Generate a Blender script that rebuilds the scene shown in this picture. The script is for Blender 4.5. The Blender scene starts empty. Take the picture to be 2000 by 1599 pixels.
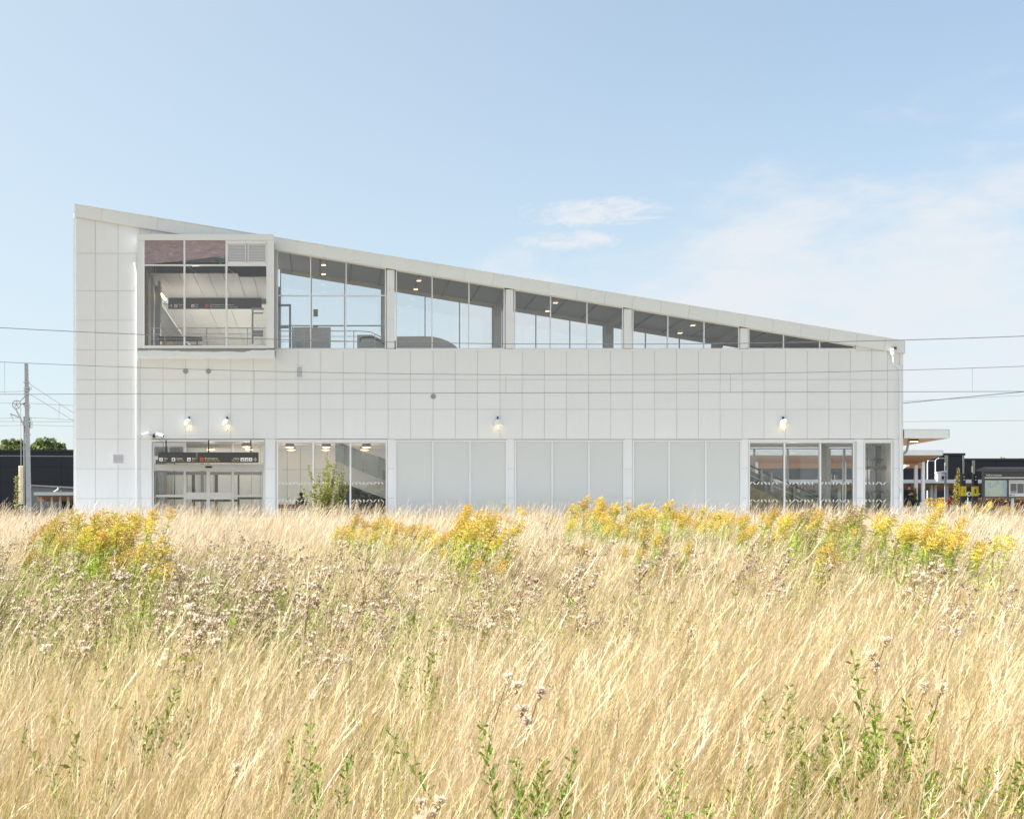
import bpy, bmesh, math, random
import numpy as np
from mathutils import Vector, Matrix, noise as mnoise

R = math.radians
random.seed(11)
S = bpy.context.scene
COL = S.collection

# ------------------------------------------------------------------ camera
EYE = 1.2                 # eye is 1.2 m under the platform level (z = 0)
DIST = 66.0               # metres from the camera to the facade (y = 0)
VX, VY = 632.0, 1060.0    # vanishing point of the depth lines in the photograph
FPX = 2640.0
cam_d = bpy.data.cameras.new('camera')
cam = bpy.data.objects.new('camera', cam_d)
COL.objects.link(cam)
cam.location = (0, -DIST, -EYE)
cam.rotation_euler = (R(90), 0, 0)
cam_d.sensor_width = 36
cam_d.lens = FPX / 2000 * 36
cam_d.shift_x = (1000 - VX) / 2000
cam_d.shift_y = (VY - 799.5) / 2000
cam_d.clip_start = 0.2
cam_d.clip_end = 6000
S.camera = cam

# ------------------------------------------------------------------ light
SUN_EL, SUN_AZ = 35.0, -89.4        # azimuth clockwise from +Y
SKY_STRENGTH = 0.10
SUN_STRENGTH = 3.6
EXPOSURE = 1.7
S.render.engine = 'CYCLES'
S.view_settings.view_transform = 'Standard'
S.view_settings.look = 'None'
S.view_settings.gamma = 1
S.view_settings.use_curve_mapping = False
S.view_settings.exposure = EXPOSURE
S.cycles.use_denoising = True
try:
    S.cycles.denoiser = 'OPENIMAGEDENOISE'
    S.cycles.denoising_input_passes = 'RGB_ALBEDO_NORMAL'
    S.cycles.denoising_prefilter = 'ACCURATE'
except Exception:
    pass
S.cycles.max_bounces = 7
S.cycles.diffuse_bounces = 4
S.cycles.glossy_bounces = 3
S.cycles.transmission_bounces = 4
S.cycles.transparent_max_bounces = 16
S.cycles.use_adaptive_sampling = False
S.cycles.caustics_reflective = False
S.cycles.caustics_refractive = False
S.cycles.sample_clamp_indirect = 6

class NT:
    """small node-tree helper"""
    def __init__(s, tree):
        s.t = tree
    def n(s, kind, **kw):
        nd = s.t.nodes.new(kind)
        for k, v in kw.items():
            if k in ('operation', 'blend_type', 'data_type', 'sky_type', 'sun_disc', 'noise_dimensions', 'distribution', 'feature',
                     'attribute_name', 'attribute_type', 'wave_type', 'bands_direction', 'clamp', 'use_clamp', 'interpolation_type'):
                setattr(nd, k, v)
            else:
                nd.inputs[k.replace('_', ' ')].default_value = v
        return nd
    def l(s, a, b):
        s.t.links.new(a, b)
    def math(s, op, a, b=None, c=None, cl=False):
        nd = s.t.nodes.new('ShaderNodeMath'); nd.operation = op; nd.use_clamp = cl
        for i, v in enumerate((a, b, c)):
            if v is None: continue
            if isinstance(v, (int, float)): nd.inputs[i].default_value = v
            else: s.l(v, nd.inputs[i])
        return nd.outputs[0]
    def mix(s, f, a, b, blend='MIX'):
        nd = s.t.nodes.new('ShaderNodeMix'); nd.data_type = 'RGBA'; nd.blend_type = blend
        for i, v in ((0, f), (6, a), (7, b)):
            if isinstance(v, (int, float)): nd.inputs[i].default_value = v
            elif isinstance(v, (tuple, list)): nd.inputs[i].default_value = (*v[:3], 1)
            else: s.l(v, nd.inputs[i])
        return nd.outputs[2]
    def ramp(s, fac, lo, hi):
        nd = s.t.nodes.new('ShaderNodeMapRange'); nd.interpolation_type = 'SMOOTHSTEP'
        s.l(fac, nd.inputs[0]); nd.inputs[1].default_value = lo; nd.inputs[2].default_value = hi
        return nd.outputs[0]

W = bpy.data.worlds.new('World'); S.world = W; W.use_nodes = True
def build_world():
    t = NT(W.node_tree)
    for n in list(W.node_tree.nodes): W.node_tree.nodes.remove(n)
    out = t.n('ShaderNodeOutputWorld'); bg = t.n('ShaderNodeBackground')
    t.l(bg.outputs[0], out.inputs[0])
    bg.inputs[1].default_value = SKY_STRENGTH
    sky = W.node_tree.nodes.new('ShaderNodeTexSky'); sky.sky_type = 'NISHITA'; sky.sun_disc = False
    sky.sun_elevation = R(SUN_EL); sky.sun_rotation = R(SUN_AZ); sky.altitude = 100
    sky.air_density = 1.0; sky.dust_density = 1.6; sky.ozone_density = 1.6
    tc = t.n('ShaderNodeTexCoord')
    sep = t.n('ShaderNodeSeparateXYZ'); t.l(tc.outputs['Generated'], sep.inputs[0])
    X, Y, Z = sep.outputs
    el = t.math('ARCSINE', Z)
    az = t.math('ARCTAN2', X, Y)
    # thin high cloud: layered noise on the direction, stretched along the horizon
    mp = t.n('ShaderNodeMapping'); t.l(tc.outputs['Generated'], mp.inputs[0])
    mp.inputs['Scale'].default_value = (1.0, 1.0, 3.0)
    mp.inputs['Rotation'].default_value = (0, R(-9), 0)
    n1 = t.n('ShaderNodeTexNoise', Scale=4.6, Detail=9.0, Roughness=0.6, Distortion=0.4); t.l(mp.outputs[0], n1.inputs['Vector'])
    n2 = t.n('ShaderNodeTexNoise', Scale=13.0, Detail=6.0, Roughness=0.6); t.l(mp.outputs[0], n2.inputs['Vector'])
    nz = t.math('ADD', t.math('MULTIPLY', n1.outputs[0], 0.66), t.math('MULTIPLY', n2.outputs[0], 0.34))
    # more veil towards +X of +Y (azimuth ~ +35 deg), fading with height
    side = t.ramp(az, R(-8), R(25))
    behind = t.ramp(Y, .25, -.45)  # extra cloud added all over the sky behind the camera to brighten the facade
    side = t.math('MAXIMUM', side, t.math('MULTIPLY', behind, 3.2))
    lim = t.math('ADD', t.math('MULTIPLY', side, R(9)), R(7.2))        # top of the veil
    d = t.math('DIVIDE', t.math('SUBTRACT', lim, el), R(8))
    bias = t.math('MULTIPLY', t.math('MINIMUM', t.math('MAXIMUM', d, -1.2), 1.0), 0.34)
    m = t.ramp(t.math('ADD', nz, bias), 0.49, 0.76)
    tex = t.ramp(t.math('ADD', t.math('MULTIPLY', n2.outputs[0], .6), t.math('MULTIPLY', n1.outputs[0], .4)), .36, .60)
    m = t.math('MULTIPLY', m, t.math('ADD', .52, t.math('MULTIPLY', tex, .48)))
    # two small clouds
    for cx, cy, sx, sy in ((11.3, 13.45, 2.5, .50), (10.35, 12.42, 2.0, .34)):
        dx = t.math('DIVIDE', t.math('SUBTRACT', az, R(cx)), R(sx))
        dy = t.math('DIVIDE', t.math('SUBTRACT', el, R(cy)), R(sy))
        rr = t.math('ADD', t.math('MULTIPLY', dx, dx), t.math('MULTIPLY', dy, dy))
        n3 = t.n('ShaderNodeTexNoise', Scale=48.0, Detail=6.0, Roughness=0.62, Distortion=0.9); t.l(mp.outputs[0], n3.inputs['Vector'])
        g = t.math('SUBTRACT', t.math('ADD', 1.0, t.math('MULTIPLY', t.math('SUBTRACT', n3.outputs[0], 0.52), 5.0)), rr)
        m = t.math('MAXIMUM', m, t.math('MULTIPLY', t.ramp(g, -0.9, 1.3), 1.0))
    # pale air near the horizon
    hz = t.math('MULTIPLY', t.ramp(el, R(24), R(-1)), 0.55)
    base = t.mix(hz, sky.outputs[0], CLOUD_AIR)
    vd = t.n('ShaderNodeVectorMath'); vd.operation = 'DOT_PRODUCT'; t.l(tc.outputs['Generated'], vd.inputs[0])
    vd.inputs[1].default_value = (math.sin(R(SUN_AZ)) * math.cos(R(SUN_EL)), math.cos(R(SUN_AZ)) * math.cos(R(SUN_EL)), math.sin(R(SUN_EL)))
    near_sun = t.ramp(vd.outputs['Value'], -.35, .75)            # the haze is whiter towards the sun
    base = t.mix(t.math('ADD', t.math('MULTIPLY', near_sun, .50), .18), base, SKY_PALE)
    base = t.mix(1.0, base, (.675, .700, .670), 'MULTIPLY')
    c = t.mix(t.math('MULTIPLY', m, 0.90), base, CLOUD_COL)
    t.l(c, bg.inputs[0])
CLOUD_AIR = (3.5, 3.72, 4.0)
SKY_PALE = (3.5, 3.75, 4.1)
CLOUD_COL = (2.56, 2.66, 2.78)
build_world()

sd = bpy.data.lights.new('sun', 'SUN'); sun = bpy.data.objects.new('sun', sd); COL.objects.link(sun)
sd.energy = SUN_STRENGTH; sd.angle = R(0.6); sd.color = (1, .94, .85)
svec = Vector((math.sin(R(SUN_AZ)) * math.cos(R(SUN_EL)), math.cos(R(SUN_AZ)) * math.cos(R(SUN_EL)), math.sin(R(SUN_EL))))
sun.rotation_euler = svec.to_track_quat('Z', 'Y').to_euler()
sun.location = (-20, 10, 40)

# ------------------------------------------------------------------ helpers
def P(px, py, Y=0.0):
    """point at depth Y that the photograph shows at pixel (px, py)"""
    d = DIST + Y
    return Vector(((px - VX) * d / FPX, Y, (VY - py) * d / FPX - EYE))
def PX(px, Y=0.0): return (px - VX) * (DIST + Y) / FPX
def PZ(py, Y=0.0): return (VY - py) * (DIST + Y) / FPX - EYE

MATS = {}
def mat(name, col, rough=0.6, metal=0.0, var=0.0, vscale=3.0, bump=0.0, bscale=40.0, emit=0.0, ecol=None, spec=0.5, rnd=0.0, streak=0.0, trans=0.0, coat=0.0):
    if name in MATS: return MATS[name]
    m = bpy.data.materials.new(name); m.use_nodes = True
    t = NT(m.node_tree); b = m.node_tree.nodes['Principled BSDF']; out = m.node_tree.nodes['Material Output']
    b.inputs['Roughness'].default_value = rough; b.inputs['Metallic'].default_value = metal
    b.inputs['Specular IOR Level'].default_value = spec
    b.inputs['Coat Weight'].default_value = coat; b.inputs['Coat Roughness'].default_value = 0.08
    c = None
    tc = t.n('ShaderNodeTexCoord')
    geo = t.n('ShaderNodeNewGeometry')
    if var or streak:
        nz = t.n('ShaderNodeTexNoise', Scale=vscale, Detail=5.0, Roughness=0.65); t.l(geo.outputs['Position'], nz.inputs['Vector'])
        lo = tuple(x * (1 - var) for x in col); hi = tuple(min(1, x * (1 + var * .7)) for x in col)
        c = t.mix(nz.outputs[0], lo, hi)
    if streak:
        mp = t.n('ShaderNodeMapping'); mp.inputs['Scale'].default_value = (6, 6, .35); t.l(geo.outputs['Position'], mp.inputs[0])
        n2 = t.n('ShaderNodeTexNoise', Scale=1.5, Detail=4.0, Roughness=0.7); t.l(mp.outputs[0], n2.inputs['Vector'])
        c = t.mix(t.math('MULTIPLY', t.ramp(n2.outputs[0], .45, .8), streak), c, tuple(x * .62 for x in col))
    if rnd:
        oi = t.n('ShaderNodeObjectInfo')
        k = t.math('ADD', t.math('MULTIPLY', oi.outputs['Random'], 2 * rnd), 1 - rnd)
        hs = t.n('ShaderNodeHueSaturation')
        if c is None: hs.inputs['Color'].default_value = (*col, 1)
        else: t.l(c, hs.inputs['Color'])
        t.l(k, hs.inputs['Value']); c = hs.outputs[0]
    if c is None: b.inputs['Base Color'].default_value = (*col, 1)
    else: t.l(c, b.inputs['Base Color'])
    if bump:
        nb = t.n('ShaderNodeTexNoise', Scale=bscale, Detail=4.0); t.l(geo.outputs['Position'], nb.inputs['Vector'])
        bp = t.n('ShaderNodeBump', Strength=bump, Distance=0.02); t.l(nb.outputs[0], bp.inputs['Height']); t.l(bp.outputs[0], b.inputs['Normal'])
    if emit:
        b.inputs['Emission Color'].default_value = (*(ecol or col), 1); b.inputs['Emission Strength'].default_value = emit
    if trans:
        tr = t.n('ShaderNodeBsdfTranslucent')
        if c is None: tr.inputs[0].default_value = (*col, 1)
        else: t.l(c, tr.inputs[0])
        ms = t.n('ShaderNodeMixShader'); ms.inputs[0].default_value = trans
        t.l(b.outputs[0], ms.inputs[1]); t.l(tr.outputs[0], ms.inputs[2]); t.l(ms.outputs[0], out.inputs[0])
    MATS[name] = m
    return m

def glass_mat(name, tint=(.93, .96, .96), haze=0.03, ior=1.5, hazecol=(.8, .8, .8)):
    m = bpy.data.materials.new(name); m.use_nodes = True; t = NT(m.node_tree)
    for n in list(m.node_tree.nodes): m.node_tree.nodes.remove(n)
    out = t.n('ShaderNodeOutputMaterial'); tr = t.n('ShaderNodeBsdfTransparent'); gl = t.n('ShaderNodeBsdfGlossy'); fr = t.n('ShaderNodeFresnel', IOR=ior)
    df = t.n('ShaderNodeBsdfDiffuse'); df.inputs[0].default_value = (*hazecol, 1)
    tr.inputs[0].default_value = (*tint, 1); gl.inputs['Roughness'].default_value = 0.0; gl.inputs[0].default_value = (.95, .95, .95, 1)
    m0 = t.n('ShaderNodeMixShader'); m0.inputs[0].default_value = haze; t.l(tr.outputs[0], m0.inputs[1]); t.l(df.outputs[0], m0.inputs[2])
    m1 = t.n('ShaderNodeMixShader'); t.l(fr.outputs[0], m1.inputs[0]); t.l(m0.outputs[0], m1.inputs[1]); t.l(gl.outputs[0], m1.inputs[2])
    t.l(m1.outputs[0], out.inputs[0]); MATS[name] = m
    return m

def wood_mat(name, col, scale=6, axis=(1, 14, 14), rough=.55, dark=.6):
    m = bpy.data.materials.new(name); m.use_nodes = True; t = NT(m.node_tree); b = m.node_tree.nodes['Principled BSDF']
    geo = t.n('ShaderNodeNewGeometry'); mp = t.n('ShaderNodeMapping'); mp.inputs['Scale'].default_value = axis; t.l(geo.outputs['Position'], mp.inputs[0])
    nz = t.n('ShaderNodeTexNoise', Scale=scale, Detail=6.0, Roughness=.6, Distortion=1.2); t.l(mp.outputs[0], nz.inputs['Vector'])
    c = t.mix(t.ramp(nz.outputs[0], .3, .75), tuple(x * dark for x in col), col)
    oi = t.n('ShaderNodeObjectInfo'); hs = t.n('ShaderNodeHueSaturation'); t.l(c, hs.inputs['Color'])
    t.l(t.math('ADD', t.math('MULTIPLY', oi.outputs['Random'], .3), .85), hs.inputs['Value'])
    t.l(hs.outputs[0], b.inputs['Base Color']); b.inputs['Roughness'].default_value = rough
    MATS[name] = m
    return m

class MB:
    """collects shapes, builds one mesh object"""
    def __init__(s): s.v = []; s.f = []
    def add(s, vs, fs):
        o = len(s.v); s.v += [tuple(p) for p in vs]; s.f += [tuple(i + o for i in f) for f in fs]; return s
    def box(s, x0, x1, y0, y1, z0, z1):
        x0, x1 = sorted((x0, x1)); y0, y1 = sorted((y0, y1)); z0, z1 = sorted((z0, z1))
        return s.add([(x0,y0,z0),(x1,y0,z0),(x1,y1,z0),(x0,y1,z0),(x0,y0,z1),(x1,y0,z1),(x1,y1,z1),(x0,y1,z1)],
                     [(0,3,2,1),(4,5,6,7),(0,1,5,4),(1,2,6,5),(2,3,7,6),(3,0,4,7)])
    def prism(s, pts, y0, y1):
        """polygon in x,z (counter-clockwise seen from -Y) from y0 to y1"""
        n = len(pts)
        vs = [(x, y0, z) for x, z in pts] + [(x, y1, z) for x, z in pts]
        fs = [tuple(range(n)), tuple(range(2*n-1, n-1, -1))] + [((i+1) % n, i, i+n, (i+1) % n + n) for i in range(n)]
        return s.add(vs, fs)
    def prismx(s, pts, x0, x1):
        n = len(pts)
        vs = [(x0, y, z) for y, z in pts] + [(x1, y, z) for y, z in pts]
        fs = [tuple(range(n-1, -1, -1)), tuple(range(n, 2*n))] + [(i, (i+1) % n, (i+1) % n + n, i+n) for i in range(n)]
        return s.add(vs, fs)
    def tube(s, pts, r, k=6, cap=True):
        pts = [Vector(p) for p in pts]; n = len(pts)
        rs = r if isinstance(r, (list, tuple)) else [r] * n
        vs = []; prev = None
        for i, p in enumerate(pts):
            d = (pts[min(i+1, n-1)] - pts[max(i-1, 0)])
            if d.length < 1e-9: d = Vector((0, 0, 1))
            d.normalize()
            a = Vector((0, 0, 1)) if abs(d.z) < .9 else Vector((1, 0, 0))
            if prev is not None: a = prev
            u = (a - d * a.dot(d)); u = u.normalized() if u.length > 1e-6 else d.orthogonal().normalized()
            w = d.cross(u); prev = u
            for j in range(k):
                an = 2 * math.pi * j / k
                vs.append(p + (u * math.cos(an) + w * math.sin(an)) * rs[i])
        fs = []
        for i in range(n-1):
            for j in range(k):
                a0 = i*k + j; a1 = i*k + (j+1) % k
                fs.append((a0, a1, a1+k, a0+k))
        if cap: fs += [tuple(range(k-1, -1, -1)), tuple(range((n-1)*k, n*k))]
        return s.add(vs, fs)
    def lathe(s, prof, c=(0,0,0), k=16):
        """profile of (r, z) about the vertical axis through c"""
        vs = []; fs = []; n = len(prof)
        for r, z in prof:
            for j in range(k):
                a = 2*math.pi*j/k; vs.append((c[0]+r*math.cos(a), c[1]+r*math.sin(a), c[2]+z))
        for i in range(n-1):
            for j in range(k):
                fs.append((i*k+j, i*k+(j+1) % k, (i+1)*k+(j+1) % k, (i+1)*k+j))
        if prof[0][0] > 1e-4: fs.append(tuple(range(k-1, -1, -1)))
        if prof[-1][0] > 1e-4: fs.append(tuple(range((n-1)*k, n*k)))
        return s.add(vs, fs)
    def disc(s, c, r, y0, y1, k=18):
        """cylinder along Y"""
        vs = []
        for y in (y0, y1):
            for j in range(k):
                a = 2*math.pi*j/k; vs.append((c[0]+r*math.cos(a), y, c[1]+r*math.sin(a)))
        fs = [tuple(range(k)), tuple(range(2*k-1, k-1, -1))] + [((j+1) % k, j, j+k, (j+1) % k+k) for j in range(k)]
        return s.add(vs, fs)
    def ball(s, c, r, k=8, m=5, sq=(1,1,1)):
        vs = [(c[0], c[1], c[2]+r*sq[2])]; fs = []
        for i in range(1, m):
            th = math.pi*i/m
            for j in range(k):
                a = 2*math.pi*j/k
                vs.append((c[0]+r*sq[0]*math.sin(th)*math.cos(a), c[1]+r*sq[1]*math.sin(th)*math.sin(a), c[2]+r*sq[2]*math.cos(th)))
        vs.append((c[0], c[1], c[2]-r*sq[2])); L = len(vs)-1
        for j in range(k): fs.append((0, 1+j, 1+(j+1) % k)); fs.append((L, 1+(m-2)*k+(j+1) % k, 1+(m-2)*k+j))
        for i in range(m-2):
            for j in range(k):
                fs.append((1+i*k+j, 1+(i+1)*k+j, 1+(i+1)*k+(j+1) % k, 1+i*k+(j+1) % k))
        return s.add(vs, fs)
    def build(s, name, m, parent=None, smooth=False, kind=None, label=None, bevel=0, keep=False):
        if not s.v: return None
        v = np.array(s.v, dtype=float)
        if keep: o0 = np.array((0., 0., 0.))
        else:
            lo, hi = v.min(0), v.max(0); o0 = np.array(((lo[0]+hi[0])/2, (lo[1]+hi[1])/2, lo[2]))
        me = bpy.data.meshes.new(name)
        me.from_pydata([tuple(p) for p in (v - o0)], [], s.f)
        if bevel:
            bm = bmesh.new(); bm.from_mesh(me)
            bmesh.ops.bevel(bm, geom=list(bm.edges), offset=bevel, segments=1, affect='EDGES', clamp_overlap=True)
            bm.to_mesh(me); bm.free()
        me.update()
        if smooth: me.shade_smooth()
        if m is not None: me.materials.append(MATS[m] if isinstance(m, str) else m)
        o = bpy.data.objects.new(name, me); COL.objects.link(o)
        place(o, Vector(o0), parent)
        if kind: o['kind'] = kind
        if label: o['label'] = label
        return o

WL = {}
def place(o, world, parent=None):
    WL[o.name] = Vector(world)
    if parent is not None:
        o.parent = parent; o.location = Vector(world) - WL[parent.name]
    else: o.location = world
def empty(name, loc, parent=None):
    o = bpy.data.objects.new(name, None); COL.objects.link(o); o.empty_display_size = .3
    place(o, Vector(loc), parent)
    return o
def tag(o, label, cat, group=None):
    o['label'] = label; o['category'] = cat
    if group: o['group'] = group
    return o
def thing(name, loc, label, cat, group=None): return tag(empty(name, loc), label, cat, group)
def structure(o): o['kind'] = 'structure'; return o

def copy_tree(root, loc, label=None, group=None, rz=None, scale=None):
    def rec(o, par):
        c = o.copy(); COL.objects.link(c)
        if par is not None: c.parent = par
        for ch in o.children: rec(ch, c)
        return c
    r = rec(root, None); r.location = loc
    if rz is not None: r.rotation_euler = (r.rotation_euler[0], r.rotation_euler[1], rz)
    if scale is not None: r.scale = scale
    if label: r['label'] = label
    if group: r['group'] = group
    return r

def text_part(body, size, loc, m, parent, name='lettering', align='LEFT', depth=0.002):
    cu = bpy.data.curves.new(name, 'FONT'); cu.body = body; cu.size = size; cu.align_x = align; cu.extrude = depth; cu.resolution_u = 2
    tmp = bpy.data.objects.new('tmp', cu); COL.objects.link(tmp)
    dg = bpy.context.evaluated_depsgraph_get()
    me = bpy.data.meshes.new_from_object(tmp.evaluated_get(dg))
    bpy.data.objects.remove(tmp)
    me.materials.clear(); me.materials.append(MATS[m])
    o = bpy.data.objects.new(name, me); COL.objects.link(o)
    place(o, Vector(loc), parent); o.rotation_euler = (R(90), 0, 0)
    return o

# ------------------------------------------------------------------ materials
mat('panel_white', (.83, .868, .91), .42, var=.03, vscale=.5, rnd=.016, streak=.07, spec=.4)
mat('joint_grey', (.62, .63, .63), .8)
mat('frame_white', (.84, .87, .905), .38, var=.03, vscale=4)
mat('fascia_white', (.81, .86, .885), .4, var=.03, vscale=1.2, rnd=.015)
mat('blank_glass', (.665, .70, .71), .06, var=.02, vscale=.4, spec=.6)
mat('grey_metal', (.36, .37, .38), .4, .6, var=.12, vscale=5)
mat('dark_metal', (.045, .047, .05), .45, .3, var=.2)
mat('sign_black', (.055, .06, .06), .35, var=.15, vscale=3)
mat('letter_white', (.85, .85, .85), .5)
mat('letter_yellow', (.80, .50, .06), .5)
mat('letter_orange', (.78, .09, .03), .5)
mat('ceiling_white', (.80, .80, .79), .55, var=.03, vscale=1)
mat('soffit_grey', (.80, .82, .82), .6, var=.05, vscale=1.5)
mat('inside_wall', (.84, .84, .82), .5, var=.03, vscale=1)
mat('inside_floor', (.55, .54, .52), .5, var=.1)
mat('concrete', (.30, .30, .29), .85, var=.3, vscale=6, bump=.3)
mat('concrete_pale', (.62, .61, .59), .8, var=.12, vscale=4, bump=.2)
mat('lamp_white', (.88, .88, .87), .25, coat=.4)
mat('steel', (.42, .44, .45), .45, .7, var=.2, vscale=8)
mat('mast_grey', (.25, .27, .29), .6, .3, var=.2, vscale=6)
mat('wire_dark', (.24, .25, .26), .5, .4)
mat('insulator_red', (.16, .035, .03), .3)
mat('vent_shadow', (.02, .02, .02), .9)
mat('warm_lamp', (1, .78, .48), .5, emit=3.2, ecol=(1, .62, .30))
mat('warm_bulb', (1, .8, .5), .5, emit=1.6, ecol=(1, .66, .20))
mat('downlight', (1, .8, .6), .5, emit=1.0, ecol=(1, .66, .42))
mat('warehouse_dark', (.028, .032, .042), .55, .1, var=.12, vscale=.3, rnd=.06)
mat('warehouse_strip', (.42, .42, .36), .6, var=.1)
mat('grey_cladding', (.26, .28, .29), .6, var=.12)
mat('ballast', (.45, .45, .45), .95, var=.4, vscale=20, bump=.8)
mat('asphalt', (.06, .06, .06), .9, var=.2, vscale=4, bump=.3, bscale=80)
mat('yellow_box', (.78, .62, .03), .4, var=.04)
mat('skin', (.50, .30, .22), .55, var=.06, vscale=30)
mat('hair_dark', (.02, .015, .012), .6, var=.2, vscale=60)
mat('cloth_black', (.014, .014, .017), .85, var=.3, vscale=20, bump=.3)
mat('cloth_grey', (.28, .28, .29), .85, var=.15, vscale=20)
mat('black_plastic', (.012, .012, .014), .3)
mat('red_paint', (.45, .03, .02), .4)
mat('blue_paint', (.05, .1, .3), .4)
mat('poster_white', (.78, .79, .78), .35)
mat('poster_grey', (.16, .17, .17), .5, var=.6, vscale=14)
mat('decal_white', (.86, .87, .87), .6)
mat('decal_shaded', (.10, .11, .11), .6)  # white decal with its shade put in the colour, for the back glass
glass_mat('glass', (.985, .99, .985), .022)
glass_mat('glass_back', (.99, .995, .995), .04, hazecol=(.9,.9,.9))
mat('opal_glass', (.86, .87, .85), .4, trans=.55)
mat('void_dark', (.06, .065, .065), .7)
glass_mat('glass_tint', (.62, .68, .68), .05)
wood_mat('wood_warm', (.74, .38, .17), 3, (1, 9, 9))
wood_mat('wood_bench', (.20, .09, .045), 5, (1, 14, 14))
wood_mat('wood_wall', (.62, .42, .24), 4, (9, 9, .8))
wood_mat('film_pink', (.46, .37, .40), 2.4, (1.0, 1, 3.4), rough=.25, dark=.62)
def _map():
    m = bpy.data.materials.new('map_print'); m.use_nodes = True; t = NT(m.node_tree); b = m.node_tree.nodes['Principled BSDF']; geo = t.n('ShaderNodeNewGeometry')
    n = t.n('ShaderNodeTexNoise', Scale=1.6, Detail=6.0, Roughness=.6); t.l(geo.outputs['Position'], n.inputs['Vector'])
    n2 = t.n('ShaderNodeTexNoise', Scale=14.0, Detail=3.0); t.l(geo.outputs['Position'], n2.inputs['Vector'])
    c = t.mix(t.ramp(n.outputs[0], .48, .54), (.52, .58, .46), (.34, .48, .56)); c = t.mix(t.ramp(n2.outputs[0], .56, .60), c, (.62, .62, .52))
    t.l(c, b.inputs['Base Color']); b.inputs['Roughness'].default_value = .3; MATS['map_print'] = m
_map()
mat('platform_paving', (.48, .48, .47), .85, var=.12, vscale=3, bump=.2)
# ================================================================== ground and platform
def smooth_interp(x, pts):
    if x <= pts[0][0]: return pts[0][1]
    for (a, b), (c, d) in zip(pts, pts[1:]):
        if x <= c:
            t = (x - a) / (c - a); return b + (d - b) * t
    return pts[-1][1]
PROFILE = [(-60, -1.75), (0, -1.58), (3, -1.5), (8, -1.36), (15, -1.12), (20, -.92), (30, -.60), (40, -.22), (50, .18), (54.6, .30), (56.2, -.35), (58, -.6)]
def ground_z(x, y):
    d = y + DIST
    z = smooth_interp(d, PROFILE) - EYE
    if 2 < d < 54:
        z += .10 * mnoise.noise(Vector((x * .11, y * .13, 3.1))) * min(1, d / 15)
    return z

mat_ground = bpy.data.materials.new('dry_soil'); mat_ground.use_nodes = True
def _g():
    t = NT(mat_ground.node_tree); b = mat_ground.node_tree.nodes['Principled BSDF']; geo = t.n('ShaderNodeNewGeometry')
    n1 = t.n('ShaderNodeTexNoise', Scale=.5, Detail=6.0, Roughness=.7); t.l(geo.outputs['Position'], n1.inputs['Vector'])
    n2 = t.n('ShaderNodeTexNoise', Scale=25.0, Detail=4.0, Roughness=.7); t.l(geo.outputs['Position'], n2.inputs['Vector'])
    c = t.mix(n1.outputs[0], (.24, .18, .09), (.17, .16, .06)); c = t.mix(t.ramp(n2.outputs[0], .35, .7), c, (.32, .24, .13))
    t.l(c, b.inputs['Base Color']); b.inputs['Roughness'].default_value = .95
    bp = t.n('ShaderNodeBump', Strength=.8, Distance=.04); t.l(n2.outputs[0], bp.inputs['Height']); t.l(bp.outputs[0], b.inputs['Normal'])
_g(); MATS['dry_soil'] = mat_ground

def grid_mesh(name, xs, ys, zf, m):
    me = bpy.data.meshes.new(name); vs = [(x, y, zf(x, y)) for y in ys for x in xs]; nx = len(xs)
    fs = [(j*nx+i, j*nx+i+1, (j+1)*nx+i+1, (j+1)*nx+i) for j in range(len(ys)-1) for i in range(nx-1)]
    me.from_pydata(vs, [], fs); me.shade_smooth(); me.materials.append(MATS[m])
    o = bpy.data.objects.new(name, me); COL.objects.link(o); WL[o.name] = Vector((0,0,0)); o['kind'] = 'structure'; return o
xs = [-1500, -600, -250, -120, -70] + [x for x in np.arange(-45, 66, 2.5)] + [90, 140, 250, 600, 1500]
ys = [-1200, -500, -220, -130, -90] + [y for y in np.arange(-72, -11.4, 1.5)] + [-11.4, -9.8, -8.0]
grid_mesh('meadow_ground', xs, ys, ground_z, 'dry_soil')
FZ = -.6 - EYE
# track bed between meadow and platform, far ground behind the station
o = MB().box(-1500, 1500, -8.0, -5.62, FZ - .5, FZ + .03).build('track_bed', 'ballast'); structure(o)
for y in (-7.7, -6.26):
    pass
rl = MB()
for y in (-7.7, -6.26): rl.box(-300, 300, y - .035, y + .035, FZ + .18, FZ + .32)
o = structure(rl.build('railway_track', 'steel'))
sl = MB()
for i in range(-70, 110): sl.box(i * .65, i * .65 + .24, -8.2 + .25, -5.75, FZ + .031, FZ + .179)
o = sl.build('sleepers', 'concrete'); o['kind'] = 'stuff'; tag(o, 'concrete sleepers lying in the ballast under the rails', 'sleepers')
PLAT = MB().box(PX(-900), PX(2700), -5.25, 13.0, -1.9, 0).build('platform', 'platform_paving'); structure(PLAT)
for i in range(46):           # pale edge slabs, each about 1.6 m long
    x0 = PX(-120, -5.4) + i * 1.6
    o = MB().box(x0 + .006, x0 + 1.594, -5.6, -5.25 + .6, -.28, .012).build('slab', 'concrete_pale', PLAT)
far = structure(MB().box(-1500, 1500, 13.0, 3000, -2.6, -1.0).build('street', 'asphalt'))

# ================================================================== the station building
B = thing('station_building', P(956, 1012), 'long white panelled railway station building with a sloping roof and glazed upper storey', 'station building')
def rt(px): return 400.5 + .1648 * (px - 147)     # roof top edge, photograph px
def rb(px): return rt(px) + 23.8                  # lower edge of the roof fascia
DEP = 4.74                                        # depth of the building
BK = DEP                                          # back face
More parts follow.
